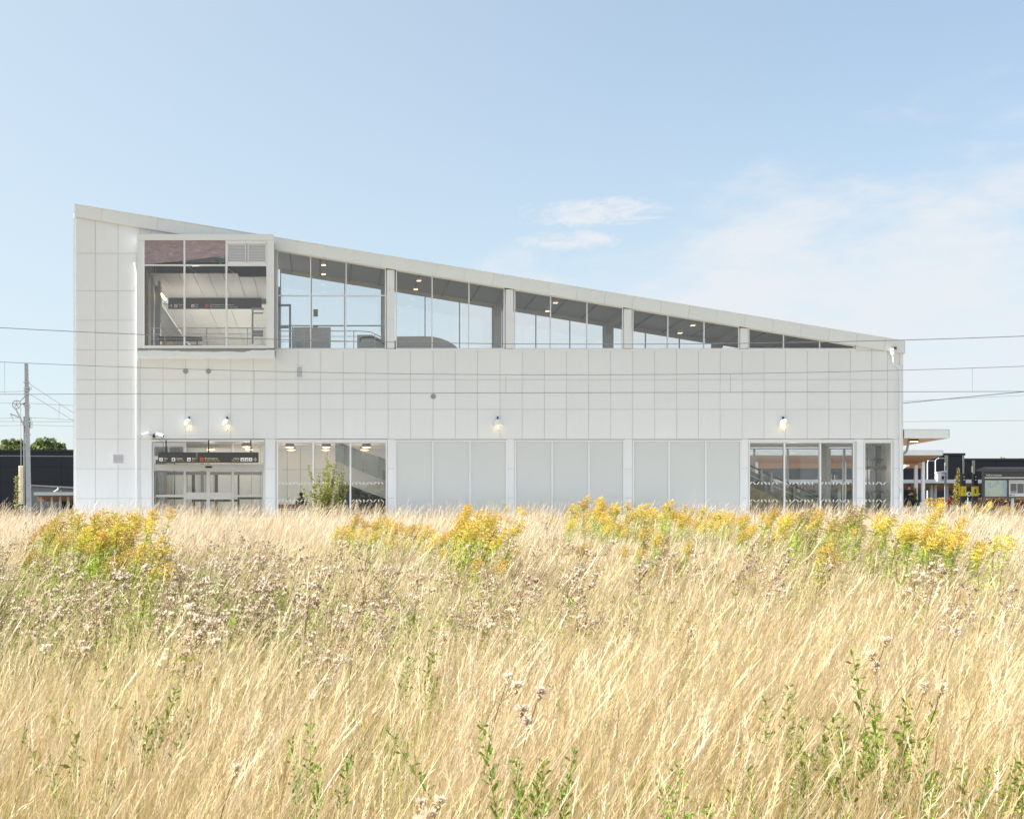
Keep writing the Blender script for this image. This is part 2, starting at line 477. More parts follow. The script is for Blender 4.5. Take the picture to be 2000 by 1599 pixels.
# ---- backing wall pieces (dark joints show between the panels)
wallm = MB()
def wpoly(pts, y0=.018, y1=.22): wallm.prism([(PX(a), PZ(b)) for a, b in pts][::-1], y0, y1)
wpoly([(148.2, 1012), (148.2, rb(148.2) - 8), (273, rb(273) - 8), (273, 1012)])
wpoly([(273, 857), (273, 701), (540.5, 701), (540.5, 683), (1763, 683), (1763, 857)])
wpoly([(273, 469), (273, rb(273) - 8), (540.5, rb(540.5) - 8), (540.5, 469)])
wpoly([(523, 701), (523, 469), (540.5, 469), (540.5, 683), (540.5, 701)])
wpoly([(1671, 683), (1671, rb(1671) - 8), (1763, rb(1763) - 8), (1763, 683)])
wpoly([(273, 1012), (273, 857), (297, 857), (297, 1012)])
wpoly([(517, 1012), (517, 857), (539.5, 857), (539.5, 1012)])
wpoly([(757, 1012), (757, 857), (1462, 857), (1462, 1012)])
wpoly([(1669.5, 1012), (1669.5, 857), (1688, 857), (1688, 1012)])
wpoly([(1743, 1012), (1743, 857), (1763, 857), (1763, 1012)])
WALL = wallm.build('wall', 'joint_grey', B)
# end walls and back wall (white, with their own joints)
MB().prismx([(.03, 0), (BK, 0), (BK, PZ(rb(148)-8)), (.03, PZ(rb(148)-8))], PX(148.2) - .12, PX(148.2)).build('end_wall', 'panel_white', B)
MB().prismx([(.03, 0), (BK, 0), (BK, PZ(rb(1763)-8)), (.03, PZ(rb(1763)-8))], PX(1763), PX(1763) + .04).build('end_wall', 'panel_white', B)
bw = MB()
def bpoly(pts, y0=BK - .2, y1=BK): bw.prism([(PX(a), PZ(b)) for a, b in pts][::-1], y0, y1)
bpoly([(149, 857), (149, 683), (1762, 683), (1762, 857)])
bpoly([(149, 1012), (149, 857), (318, 857), (318, 1012)])
bpoly([(149, 683), (149, rb(149) - 6), (283, rb(283) - 6), (283, 683)])
bpoly([(771.5, 1012), (771.5, 857), (1459, 857), (1459, 1012)])
bpoly([(283, 480), (283, rb(283) - 6), (541, rb(541) - 6), (541, 480)])
bpoly([(1671, 683), (1671, rb(1671) - 6), (1762, rb(1762) - 6), (1762, 683)])
bpoly([(1670, 1012), (1670, 857), (1688, 857), (1688, 1012)])
BWALL = bw.build('back_wall', 'inside_wall', B)
MB().box(PX(534), PX(771), BK - .16, BK - .1, .021, PZ(861)).build('opal_wall', 'opal_glass', B)

# ---- wall panels
G = .42      # half joint in photograph px
def panel(x0, y0, x1, y1, clip=False, th=.0145, m='panel_white', name='panel', yoff=0.0, par=None):
    g = G
    dy = random.uniform(-.0012, .0012) + yoff
    if clip:
        a, b = max(y0, rb(x0) - 5), max(y0, rb(x1) - 5)
        if a >= y1 - 1 and b >= y1 - 1: return
        a = min(a, y1 - 1.2); b = min(b, y1 - 1.2)
        ga = g if a == y0 else 0; gb = g if b == y0 else 0
        pts = [(x0 + g, y1 - g), (x1 - g, y1 - g), (x1 - g, b + gb), (x0 + g, a + ga)]
    else:
        pts = [(x0 + g, y1 - g), (x1 - g, y1 - g), (x1 - g, y0 + g), (x0 + g, y0 + g)]
    MB().prism([(PX(a), PZ(b)) for a, b in pts], dy, dy + th).build(name, m, par or WALL)
LR = [420, 495, 568, 625.5, 683.4, 741.3, 799.3, 857.2, 915.2, 973, 1012]
LX = [147.4, 186.5, 230.6, 273.8]
for j in range(3):
    for i in range(len(LR) - 1):
        x1 = LX[j+1]
        if i == 0: panel(LX[j], 380, x1, LR[1], clip=True)
        elif j == 2 and i in (1, 2, 3): panel(LX[j], LR[i], 267.5, LR[i+1])
        else: panel(LX[j], LR[i], x1, LR[i+1])
panel(273.8, 380, 295, 458, clip=True); panel(295, 380, 340, 458, clip=True)
MX = [273.8, 318.4, 362.7, 406.8, 450.7, 494.6, 538.9, 582.3, 626.3, 670.4, 714.3, 758, 801.9, 845.8, 889.3, 932.9, 976.6, 1020, 1063.4, 1106.3, 1149.5, 1192.7, 1235.7, 1278.6, 1321.6, 1364.1, 1406.6, 1449.5, 1492.4, 1534.4, 1576.6, 1618.7, 1660.7, 1702.7, 1733.5, 1756.4, 1764]
for j in range(len(MX) - 1):
    top0 = 697 if j < 6 else 684.5
    for a, b in ((top0, 741.3), (741.3, 799.3), (799.3, 857.2)):
        panel(MX[j], a, MX[j+1], b)
panel(1671, 660, 1702.7, 684.5, clip=True); panel(1702.7, 660, 1733.5, 684.5, clip=True)
# ground-floor piers: narrow panels between the openings
for x0, x1, rows in ((273.8, 296.5, (857.2, 915.2, 973, 1012)), (517.5, 537.5, (857.2, 915.2, 973, 1012)), (756.5, 772, (857.2, 915, 972, 1012)), (989.8, 1004.6, (857.2, 915, 972, 1012)),
                     (1219.5, 1235, (857.2, 915, 972, 1012)), (1448.5, 1461.5, (857.2, 914.5, 972, 1012)), (1673.5, 1686.8, (857.2, 914.5, 972, 1012)), (1745.5, 1764, (857.2, 914.5, 972, 1012))):
    for a, b in zip(rows, rows[1:]): panel(x0, a, x1, b)

# ---- roof: slab, soffit, fascia panels, beams
roof = MB()
roof.prism([(PX(147.6), PZ(rb(147.6) - 1.2)), (PX(1763.8), PZ(rb(1763.8) - 1.2)), (PX(1763.8), PZ(rt(1763.8) + .6)), (PX(147.6), PZ(rt(147.6) + .6))], -.10, BK + .12)
ROOF = roof.build('roof', 'soffit_grey', B)
FX = [147] + [199 + 54.55 * k for k in range(0, 29)] + [1764.8]
for a, b in zip(FX, FX[1:]):
    sk = 2.0   # seams stand square to the sloping edge
    g = .25
    pts = [(a + g - (sk if a > 150 else 0), rb(a)), (b - g - (sk if b < 1760 else 0), rb(b)), (b - g + (sk if b < 1760 else 0), rt(b)), (a + g + (sk if a > 150 else 0), rt(a))]
    MB().prism([(PX(p), PZ(q)) for p, q in pts], -.125 + random.uniform(-.001, .001), -.101).build('fascia_panel', 'fascia_white', ROOF)
cap = MB()
cap.prism([(PX(146.6), PZ(rt(146.6) - .05)), (PX(1765), PZ(rt(1765) - .05)), (PX(1765), PZ(rt(1765) - 1.1)), (PX(146.6), PZ(rt(146.6) - 1.1))], -.15, BK + .15)
cap.build('roof_edge', 'fascia_white', ROOF)
ec = MB(); ec.box(PX(147) - .03, PX(147.4), -.12, BK + .1, PZ(rb(147)), PZ(rt(147))); ec.box(PX(1764.9), PX(1764.9) + .03, -.12, BK + .1, PZ(rb(1765)), PZ(rt(1765)))
ec.build('end_fascia', 'fascia_white', ROOF)
def ceil_z(px): return PZ(rb(px) - 1.2)
for px in (566, 624.8, 686, 746, 820.4, 879.2, 939.2, 1050.9, 1110.4, 1169.2, 1280.8, 1340, 1399, 1500, 1560, 1618):   # soffit battens
    x = PX(px); z = ceil_z(px)
    MB().box(x - .03, x + .03, .12, BK - .15, z - .05, z - .003).build('batten', 'grey_metal', ROOF)
BAYS = [(541, 754, (606.8, 676)), (773, 986, (844, 916)), (1004.5, 1217.5, (1075.5, 1146.5)), (1235.5, 1444.5, (1304.5, 1375.3)), (1462, 1670, (1530.5, 1601))]
for cx in (763, 995.3, 1226.2, 1453.3):
    x = PX(cx); w = .22; zt = ceil_z(cx)
    n = 'column'
    zb = PZ(681)
    # front column with its two joints
    c = MB().box(x - w + .03, x + w - .03, -.004, .35, zb, PZ(rb(cx) + 1)).build('column', 'frame_white', B)
    zz = [zb + .01]; q = zb + 1.42
    while q < PZ(rb(cx)) - .3: zz.append(q); q += 1.47
    zz.append(PZ(rb(cx) + .8))
    for a, b in zip(zz, zz[1:]):
        MB().box(x - w + .045, x + w - .045, -.028, -.005, a + .012, b - .012).build('panel', 'panel_white', c)
    # back column and the beam with a haunch
    MB().box(x - .23, x + .17, BK - .42, BK - .02, zb, zt - .02).build('column', 'frame_white', B)
    MB().prismx([(.36, zt - .36), (.7, zt - .28), (BK - .9, zt - .28), (BK - .43, zt - .62), (BK - .43, zt + .05), (.36, zt + .05)], x - .14, x + .14).build('beam', 'ceiling_white', B)

# ---- upper glazing, front and back
def glaze(px0, px1, mull, top, pbot, yf, parent, glass='glass', trans=(), fw=2.2, name='window', mw=1.9, clipslope=True):
    """window with frame, mullions and panes; top: function px -> py; yf: Y of its outer face"""
    s = (1 if yf < 2 else 1)
    wn = MB()
    th = .09
    y0, y1 = yf, yf + th
    zb = PZ(pbot)
    wn.box(PX(px0), PX(px1), y0 - .01, y1, zb, zb + .06)                      # sill rail
    wn.box(PX(px0), PX(px0) + fw * .025, y0, y1, zb + .06, PZ(top(px0)))
    wn.box(PX(px1) - fw * .025, PX(px1), y0, y1, zb + .06, max(PZ(top(px1)), zb + .062))
    a, b = PX(px0) + fw * .025, PX(px1) - fw * .025
    wn.prism([(a, PZ(top(px0 + 2)) - .07), (b, max(PZ(top(px1 - 2)) - .07, zb + .061)), (b, max(PZ(top(px1 - 2)), zb + .08)), (a, PZ(top(px0 + 2)))], y0, y1)
    w = wn.build(name, 'frame_white', parent)
    xs_ = [px0] + list(mull) + [px1]
    for m_ in mull:
        x = PX(m_); h = mw * .0125 * 1.0
        MB().box(x - h, x + h, y0 - .03, y1 + .02, zb + .061, PZ(top(m_)) - .071).build('mullion', 'frame_white', w)
    for t_ in trans:
        for c0, c1 in zip(xs_, xs_[1:]):
            MB().box(PX(c0) + .045, PX(c1) - .045, y0 - .012, y1, PZ(t_) - .03, PZ(t_) + .03).build('transom', 'frame_white', w)
    for c0, c1 in zip(xs_, xs_[1:]):
        a, b = PX(c0) + .035, PX(c1) - .035
        za, zc = PZ(top(c0 + 1.5)) - .05, PZ(top(c1 - 1.5)) - .05
        MB().prism([(a, zb + .055), (b, zb + .055), (b, max(zc, zb + .07)), (a, za)], y0 + .04, y0 + .052).build('pane', glass, w)
    return w
top = lambda px: rb(px) - 1.0
for k, (a, b, mu) in enumerate(BAYS):
    glaze(a, b, mu, top, 682, .03, B, trans=((577,) if k == 0 else ()))
sill = MB(); sill.box(PX(536), PX(1671), -.05, .25, PZ(685.0), PZ(681.9))
sill.build('sill', 'frame_white', B)
for k, (a, b, mu) in enumerate(BAYS[:5]):
    if k < 4: glaze(a, b, mu, lambda px: rb(px) + 4.0, 682, BK - .15, B, glass='glass_back', trans=((606.5,) if k == 0 else ()))
    else: glaze(a, 1640, (1530.5,), lambda px: rb(px) + 3.0, 682, BK - .15, B, glass='glass_back', trans=())
hd = MB(); hd.prism([(PX(541), PZ(rb(541) + 4)), (PX(1660), PZ(rb(1660) + 4)), (PX(1660), PZ(rb(1660) - 2)), (PX(541), PZ(rb(541) - 2))], BK - .2, BK)
hd.build('header', 'soffit_grey', B)
# square downlights in the soffit
for px, ys_ in ((632, (1.0, 3.3)), (821, (1.0, 3.3)), (1091, (.9, 3.3)), (1363, (.9, 3.3))):
    for y in ys_:
        pz = ceil_z(px + .5)
        t_ = thing('ceiling_light', (PX(px), y, pz), {632: 'square ceiling light', 821: 'square ceiling light', 1091: 'square ceiling light', 1363: 'square ceiling light'}[px], 'ceiling light', 'square lights under the sloping roof')
        nm = {632: 'first', 821: 'second', 1091: 'third', 1363: 'fourth'}[px]
        t_['label'] = 'small square light under the sloping roof, %s bay right of the box window, %s row' % (nm, 'front' if y < 2 else 'back')
        MB().box(PX(px) - .13, PX(px) + .13, y - .15, y + .15, pz - .16, pz - .004).build('housing', 'frame_white', t_)
        MB().box(PX(px) - .10, PX(px) + .10, y - .12, y + .12, pz - .168, pz - .161).build('diffuser', 'downlight', t_)

# ---- floors and inner ceilings
fl = MB(); fl.box(PX(150), PX(1762), .22, BK - .2, PZ(860.5), PZ(688))
fl.build('upper_floor', 'ceiling_white', B)
gf = MB(); gf.box(PX(150), PX(1762), .05, BK + .6, .002, .02); gf.build('floor', 'inside_floor', B)
pw = MB()    # inner partitions on the ground floor
for px in (300, 528, 768, 1458):
    pw.box(PX(px) - .06, PX(px) + .06, .24, BK - .21, .021, PZ(861))
pw.box(PX(768) + .07, PX(1458) - .07, 1.2, 1.3, .021, PZ(861))
pw.build('partition', 'inside_wall', B)

# ---- the projecting box window (bay) at the upper left
PJ = -.85    # how far the box stands out from the wall
dB = DIST + PJ
def bX(px): return PX(px, PJ)
def bZ(py): return PZ(py, PJ)
bay = MB()
bay.box(bX(267.3), bX(534.3), PJ - .03, .1, bZ(469.6), bZ(457.6))
BAY = bay.build('box_window', 'fascia_white', B)
MB().box(bX(267.6), bX(534), PJ + .02, .09, bZ(457.6) + .002, bZ(457.6) + .012).build('bay_bounce_cover', mat('bounce_cover_grey', (.10, .105, .11), .8, var=.1), BAY)  # dark cover added on the unseen top to cut bounce onto the fascia
for a_, b_ in ((268, 280.2), (522.6, 535.6)): MB().box(bX(a_), bX(b_), PJ, PJ + .05, bZ(680), bZ(469.7)).build('side_post', 'panel_white', BAY)
for a_, b_ in ((bX(268), bX(268) + .08), (bX(535.6) - .08, bX(535.6))): MB().box(a_, b_, PJ + .051, .017, bZ(680), bZ(469.7)).build('cheek', mat('cheek_grey', (.20, .21, .215), .7), BAY)
f = MB()
f.box(bX(280.3), bX(522.5), PJ - .01, PJ + .1, bZ(680.4), bZ(674.6)); f.box(bX(280.3), bX(282.4), PJ - .01, PJ + .1, bZ(674.6), bZ(469.7)); f.box(bX(520.2), bX(522.5), PJ - .01, PJ + .1, bZ(674.6), bZ(469.7))
f.build('window_frame', 'frame_white', BAY)
for px in (360.3, 442.3):
    MB().box(bX(px) - .045, bX(px) + .045, PJ - .03, PJ + .11, bZ(674.5), bZ(469.8)).build('mullion', 'frame_white', BAY)
for a, b in ((282.5, 358.4), (362.2, 440.4), (444.2, 520.1)):
    MB().box(bX(a), bX(b), PJ - .012, PJ + .1, bZ(519.3), bZ(516.5)).build('transom', 'frame_white', BAY)
    MB().box(bX(a), bX(b), PJ + .04, PJ + .052, bZ(674.5), bZ(519.4)).build('pane', 'glass', BAY)
for i, (a, b) in enumerate(((282.5, 358.4), (362.2, 440.4))):
    pts = [(a, 516.4), (b, 509.5 if i == 0 else 499), (b, 470), (a, 470)] if i == 0 else [(a, 509), (b, 499), (b, 470), (a, 470)]
    MB().prism([(bX(p), bZ(q)) for p, q in pts], PJ + .02, PJ + .03).build('film', 'film_pink', BAY)
    MB().box(bX(a), bX(b), PJ + .04, PJ + .052, bZ(516.4), bZ(470)).build('pane', 'glass', BAY)
# louvre block in the upper right field
lv = MB(); lv.box(bX(444.3), bX(520), PJ + .06, PJ + .1, bZ(516.4), bZ(470)); L = lv.build('louvre', 'frame_white', BAY)
lf = MB()
for a, b in ((443.9, 480.2), (483.8, 519.8)):
    lf.box(bX(a), bX(a) + .04, PJ - .01, PJ + .06, bZ(513), bZ(475)); lf.box(bX(b) - .04, bX(b), PJ - .01, PJ + .06, bZ(513), bZ(475))
lf.box(bX(443.9), bX(519.8), PJ - .01, PJ + .059, bZ(516.4), bZ(511.8)); lf.box(bX(443.9), bX(519.8), PJ - .01, PJ + .059, bZ(476.4), bZ(470))
lf.build('louvre_frame', 'frame_white', BAY)
lb = MB(); lb.box(bX(446), bX(518), PJ + .052, PJ + .059, bZ(512), bZ(476.2)); lb.build('louvre_shadow', 'grey_pale' if 'grey_pale' in MATS else mat('grey_pale', (.56, .56, .55), .4, .2, var=.05), BAY)
for a, b in ((446, 478.4), (485.6, 518)):
    sm = MB()
    for k in range(12):
        z = bZ(512.2) + .02 + k * (bZ(476) - bZ(512.2)) / 12
        sm.prismx([(PJ - .006, z - .012), (PJ - .006, z), (PJ + .045, z + .05), (PJ + .045, z + .038)], bX(a), bX(b))
    sm.build('slats', 'frame_white', BAY)['kind'] = 'stuff'
# ledge: raw concrete strip over the white fascia, with an uneven lower edge of the strip
led = MB(); led.box(bX(269), bX(536), PJ - .04, .02, bZ(694), bZ(681.2)); LED = led.build('ledge', 'concrete', BAY)
n_ = 60; pts = []
for i in range(n_ + 1):
    px = 268.3 + (536.6 - 268.3) * i / n_
    y = 685.8 + 1.6 * mnoise.noise(Vector((px * .035, 0, 0))) + .5 * mnoise.noise(Vector((px * .4, 2, 0)))
    if 350 < px < 482: y += 1.4
    if px < 335: y -= .4
    if px > 490: y -= 1.3
    pts.append((bX(px), bZ(y)))
MB().prism([(bX(268.3), bZ(694)), (bX(536.6), bZ(694))] + pts[::-1], PJ - .075, PJ - .041).build('apron', 'fascia_white', BAY)
MB().box(bX(268), bX(536.8), PJ - .08, .02, bZ(694) - .05, bZ(694)).build('underside', 'fascia_white', BAY)
MB().box(bX(282), bX(521), PJ + .12, .3, bZ(681) + .0, bZ(679.5)).build('bay_floor', 'inside_floor', BAY)

# ---- ground floor: white glazed blank bays
for x0, x1, mu in ((773, 988.6, (845, 917.6)), (1007, 1218, (1078, 1149.8)), (1237.5, 1446.8, (1306.3, 1378))):
    fr = MB(); zt, zb = PZ(859.6), .03
    fr.box(PX(x0 - 2), PX(x1 + 2), -.028, .028, PZ(862.3), zt); fr.box(PX(x0 - 2), PX(x0) + .03, -.028, .028, zb, PZ(862.4)); fr.box(PX(x1) - .03, PX(x1 + 2), -.028, .028, zb, PZ(862.4))
    w = fr.build('window', 'frame_white', B)
    xs_ = [x0 + 1] + list(mu) + [x1 - 1]
    for m_ in mu:
        MB().box(PX(m_) - .035, PX(m_) + .035, -.055, .028, zb, PZ(862.5)).build('mullion', 'frame_white', w)
    for a, b in zip(xs_, xs_[1:]):
        MB().box(PX(a) + .04, PX(b) - .04, .004, .026, zb, PZ(862.6)).build('pane', 'blank_glass', w)

# ---- ground floor: clear windows with safety marking
def clear_window(x0, x1, mu, marks=True, back=False):
    Y = BK - .15 if back else .03
    ph = lambda px: 861.8
    w = glaze(x0, x1, mu, ph, 1011, Y, B, name='window', mw=3.2, fw=2.6, glass='glass' if not back else 'glass_back')
    if marks:
        rng = random.Random(int(x0) + (7 if back else 0))
        xs_ = [x0] + list(mu) + [x1]
        for c0, c1 in zip(xs_, xs_[1:]):
            dm = MB()
            for py in (943.4, 977.4):
                n = max(2, int((c1 - c0 - 5) / 7.25)); z = PZ(py)
                for i in range(n):
                    x = PX(c0 + 4.5 + i * 7.25); sl_ = (-.055, 0, .055, 0, -.055, .055)[(i + int(c0)) % 6]; h = .06; q = .028
                    dm.add([(x - q + sl_, Y + .034, z - h), (x + q + sl_, Y + .034, z - h), (x + q - sl_, Y + .034, z + h), (x - q - sl_, Y + .034, z + h),
                            (x - q + sl_, Y + .0385, z - h), (x + q + sl_, Y + .0385, z - h), (x + q - sl_, Y + .0385, z + h), (x - q - sl_, Y + .0385, z + h)],
                           [(0,1,2,3), (7,6,5,4), (0,4,5,1), (1,5,6,2), (2,6,7,3), (3,7,4,0)])
            o = dm.build('safety_marking', 'decal_shaded' if back else 'decal_white', w); o['kind'] = 'stuff'
    return w
clear_window(540.5, 756, (611.9, 684.4))
clear_window(1462.5, 1669.2, (1532.3, 1602.4))
clear_window(1687.8, 1743, ())
clear_window(1460, 1669.5, (1532, 1602), back=True)
clear_window(1689, 1762, (1720,), back=True, marks=False)
fh = MB(); fh.box(PX(538), PX(757), -.03, .029, PZ(861.6), PZ(858.2)); fh.box(PX(1461), PX(1744.5), -.03, .029, PZ(861.6), PZ(858.2)); fh.build('window_head', 'frame_white', B)

# ---- entrance
E = empty('entrance', P(407, 1012), B)
e = MB()
e.box(PX(296.8), PX(516.8), -.06, .2, PZ(862.2), PZ(858.8))                      # head, set over the recess
e.box(PX(297), PX(300), .2, .34, 0.021, PZ(862.3)); e.box(PX(513.8), PX(516.8), .2, .34, .021, PZ(862.3))
e.build('door_surround', 'frame_white', E)
e = MB(); e.box(PX(300.1), PX(513.7), .18, .42, PZ(918.6), PZ(906)); HB = e.build('door_header', 'grey_pale' if 'grey_pale' in MATS else mat('grey_pale', (.56, .56, .55), .4, .2, var=.05), E)
MB().box(PX(400.5), PX(413.5), .15, .179, PZ(913.2), PZ(910)).build('door_sensor', 'black_plastic', E)
e = MB(); e.box(PX(300.1), PX(360), .26, .30, PZ(897), PZ(863)); LV = e.build('louvre', 'frame_white', E)
for a, b in ((300.5, 327.5), (330, 356.5)):
    sm = MB()
    for k in range(9):
        z = PZ(889.5) + .01 + k * (PZ(871.5) - PZ(889.5)) / 9
        sm.prismx([(.20, z - .01), (.20, z), (.255, z + .035), (.255, z + .02)], PX(a), PX(b))
    sm.build('slats', 'grey_pale', E)['kind'] = 'stuff'
    MB().box(PX(a), PX(b), .2565, .2585, PZ(890), PZ(871)).build('louvre_shadow', 'grey_metal', E)
for a, b in ((362.5, 451), (455.8, 513.5)):
    MB().box(PX(a), PX(b), .27, .282, PZ(905.8), PZ(863)).build('pane', 'glass', E)
for px in (361, 453.5):
    MB().box(PX(px) - .045, PX(px) + .045, .22, .34, PZ(905.9), PZ(862.4)).build('mullion', 'frame_white', E)
for px, w in ((359.7, 2.2), (405.8, 3.4), (409.9, .0), (453.8, 2.2), (301.8, 1.6), (512.5, 1.4)):
    if w: MB().box(PX(px - w), PX(px + w), .24, .31, .021, PZ(918.7)).build('door_post', 'grey_pale', E)
for a, b, y0, y1 in ((303.5, 357.4, 965.6, 970), (456.1, 511, 965.6, 970), (362, 402.3, 961, 974.5), (409.3, 451.5, 961, 974.5)):
    MB().box(PX(a), PX(b), .25, .30, PZ(y1), PZ(y0)).build('door_rail', 'grey_pale', E)
    MB().box(PX(a), PX(b), .271, .281, .03, PZ(918.8)).build('pane', 'glass', E)
# inner pair of doors at the back of the lobby
YB = BK - .15
def inner(px0, px1, py0, py1, m='grey_metal', name='inner_frame', y0=YB, y1=YB + .1):
    MB().box(PX(px0, y0), PX(px1, y0), y0, y1, PZ(py1, y0), PZ(py0, y0)).build(name, m, E)
YI = 1.75
inner(300, 321, 862.5, 1009, 'grey_metal', 'inner_frame', .5, YI)
inner(321.5, 516, 921, 927, 'grey_metal', 'inner_frame', YI, YI + .12)
inner(374.5, 380.5, 927.2, 1009, 'dark_bronze' if 'dark_bronze' in MATS else mat('dark_bronze', (.13, .12, .10), .45, .3), 'inner_frame', YI, YI + .1)
inner(419, 425.5, 927.2, 1009, 'dark_bronze', 'inner_frame', YI, YI + .1)
inner(464, 467.5, 927.2, 1009, 'dark_bronze', 'inner_frame', YI, YI + .1)
inner(321.5, 374, 971, 974.5, 'dark_bronze', 'inner_frame', YI, YI + .1)
inner(381, 418.5, 975, 979, 'dark_bronze', 'inner_frame', YI, YI + .1)
inner(426, 463.5, 975, 979, 'dark_bronze', 'inner_frame', YI, YI + .1)
inner(468, 514, 970.5, 974.5, 'dark_bronze', 'inner_frame', YI, YI + .1)
inner(322, 515, 862.6, 874, 'ceiling_white', 'lobby_bulkhead', 2.6, 2.8)
# lobby back: pale glazed wall with joints
bk = MB(); bk.box(PX(322), PX(534), BK - .3, BK - .22, .021, PZ(861)); 
mat('glow_wall', (.86, .87, .85), .5)
bk.build('lobby_wall', 'opal_glass', E)
for px in (348, 386, 403, 440, 482, 500):
    MB().box(PX(px) - .01, PX(px) + .01, BK - .306, BK - .301, .03, PZ(862)).build('joint', 'grey_metal', E)
inner(392, 398, 905, 1009, 'grey_metal', 'inner_frame', 4.2, 4.3)
inner(404, 410, 905, 1009, 'grey_metal', 'inner_frame', 4.2, 4.3)
# joints on the pale rear wall seen through the first window
for px in (556, 584, 613, 640): MB().box(PX(px) - .01, PX(px) + .01, BK - .206, BK - .201, .03, PZ(862)).build('joint', 'grey_metal', B)
MB().box(PX(545), PX(757), BK - .206, BK - .2015, PZ(907) - .008, PZ(907) + .008).build('joint', 'grey_metal', B)

# ---- downpipes on the building
dp = MB()
dp.tube([P(262.6, 514, -.16), P(264.6, 520, -.16), P(266.6, 527, -.14), P(267.2, 533, -.10), P(267.2, 560, -.08), P(267.2, 998, -.08)], .052, 10)
dp.build('downpipe', 'frame_white', B, smooth=True)
dp = MB()
for py in (560, 752, 936): dp.box(PX(264.2), PX(270.2), -.13, -.005, PZ(py) - .02, PZ(py) + .02)
dp.build('pipe_bracket', 'frame_white', B)
dp = MB(); 
dp.tube([P(1743.5, 681, -.17), P(1743.7, 688, -.17)], [.12, .12], 12); dp.tube([P(1743.7, 688, -.17), P(1744.3, 696, -.17)], [.12, .06], 12)
dp.tube([P(1744.3, 696, -.17), P(1744.6, 706, -.15), P(1746.5, 711, -.12), P(1755.5, 716, -.1), P(1757.8, 720, -.09), P(1758.3, 730, -.09), P(1758.6, 955, -.09)], .05, 10)
dp.tube([P(1758.6, 955, -.09), P(1758.8, 1000, -.09)], .058, 10)
dp.build('downpipe', 'frame_white', B, smooth=True)
MB().box(PX(1740.5), PX(1746.5), -.3, -.126, PZ(683.5), PZ(678.7)).build('rainwater_outlet', 'dark_bronze', B)
# ---- vents in the wall
def louvre_vent(x0, x1, y0, y1, n):
    v = MB(); Y = -.03
    v.box(PX(x0 - 1.6), PX(x1 + 1.6), Y - .012, -.002, PZ(y0 + .2), PZ(y0 - 1.6)); v.box(PX(x0 - 1.6), PX(x1 + 1.6), Y - .012, -.002, PZ(y1 + 1.6), PZ(y1 - .2))
    v.box(PX(x0 - .4), PX(x0 + 1), Y, -.002, PZ(y1), PZ(y0)); v.box(PX(x1 - 1), PX(x1 + .4), Y, -.002, PZ(y1), PZ(y0))
    r = v.build('wall_vent', 'frame_white', B)
    MB().box(PX(x0 + .5), PX(x1 - .5), -.008, -.003, PZ(y1), PZ(y0)).build('vent_shadow', 'grey_metal', r)
    for k in range(n):
        z = PZ(y1) + (k + .1) * (PZ(y0) - PZ(y1)) / n
        MB().prismx([(Y + .002, z), (Y + .002, z + .012), (-.009, z + .035), (-.009, z + .023)], PX(x0 + 1), PX(x1 - 1)).build('slat', 'frame_white', r)
louvre_vent(220.4, 242.2, 887, 905, 8)
louvre_vent(578.8, 591, 716.5, 737, 9)
for a, b in ((362.7, 724.7), (407.3, 724.7), (846.3, 774)):
    x, z = PX(a), PZ(b)
    r = MB().disc((x, z), .125, -.03, -.003, 20).build('round_vent', 'grey_metal', B)
    gm = MB()
    for k in range(-3, 4):
        h = math.sqrt(max(.0001, .105 ** 2 - (k * .03) ** 2)); gm.box(x - h, x + h, -.036, -.031, z + k * .03 - .006, z + k * .03 + .006)
    gm.build('grille', 'steel', r)['kind'] = 'stuff'

# ---- the bridge behind the box window and its interior
BR = empty('footbridge', P(400, 690, 12), B)
X0, X1 = -8.75, -2.88
ZF, ZC = PZ(686), 12.02
Y0, Y1 = BK - .1, 23.0
def sub(mb, name, m, **k): return mb.build(name, m, BR, **k)
sub(MB().box(X0, X1, BK + .01, Y1, ZF - .9, ZF - .02), 'bridge_deck', 'inside_wall')
sub(MB().box(X0, X1, BK + .13, Y1, ZC + .35, ZC + .8), 'bridge_roof', 'fascia_white')
sub(MB().box(X0 - .1, X0 - .005, BK + .01, Y1, ZF - .02, ZF + 1.9), 'bridge_side', 'wood_wall')
lb_ = MB()
for k in range(34):
    y = BK + .2 + k * .53; lb_.box(X0, X0 + .05, y, y + .1, ZF, ZF + 2.2)
sub(lb_, 'wall_battens', 'wood_wall')['kind'] = 'stuff'
sub(MB().box(X0 - .06, X0 - .04, BK + .01, Y1, ZF + 1.9, ZC + .3), 'side_pane', 'glass')
sub(MB().box(X1 + .01, X1 + .03, BK + .01, Y1, ZF, ZC + .3), 'side_pane', 'glass')
sub(MB().box(X0, X1, Y1, Y1 + .2, ZF - .9, ZC + .8), 'bridge_end', 'inside_wall')
mat('ceiling_plank', (.86, .86, .85), .4, var=.02, rnd=.02)
def plank_strip(xa, xb, ya, yb, z):
    MB().box(xa + .012, xb - .012, ya, yb, z, z + .03).build('ceiling_plank', 'ceiling_plank', BR)
xp = PX(287); 
while xp < PX(519) - .2:
    nx_ = min(xp + .735, PX(519)); plank_strip(max(xp, X0 + .02), nx_, .45 if nx_ < PX(470) else 1.3, BK + 2.6, ZC); xp = nx_
k = X0
while k < X1 - .1:
    plank_strip(k, min(k + 1.2, X1), BK + 2.75, Y1 - .05, ZC - .25); k += 1.2
sub(MB().box(PX(284), PX(523), 3.2, 3.25, ZC + .04, ceil_z(523) - .02), 'void_back', 'void_dark')
for a_, b_ in ((-7.2, -6.1), (-5.4, -4.2)): sub(MB().tube([(a_, 1.5, ZC + .9), (b_, 1.4, ZC + .04)], .035, 5), 'hanger_rod', 'steel')
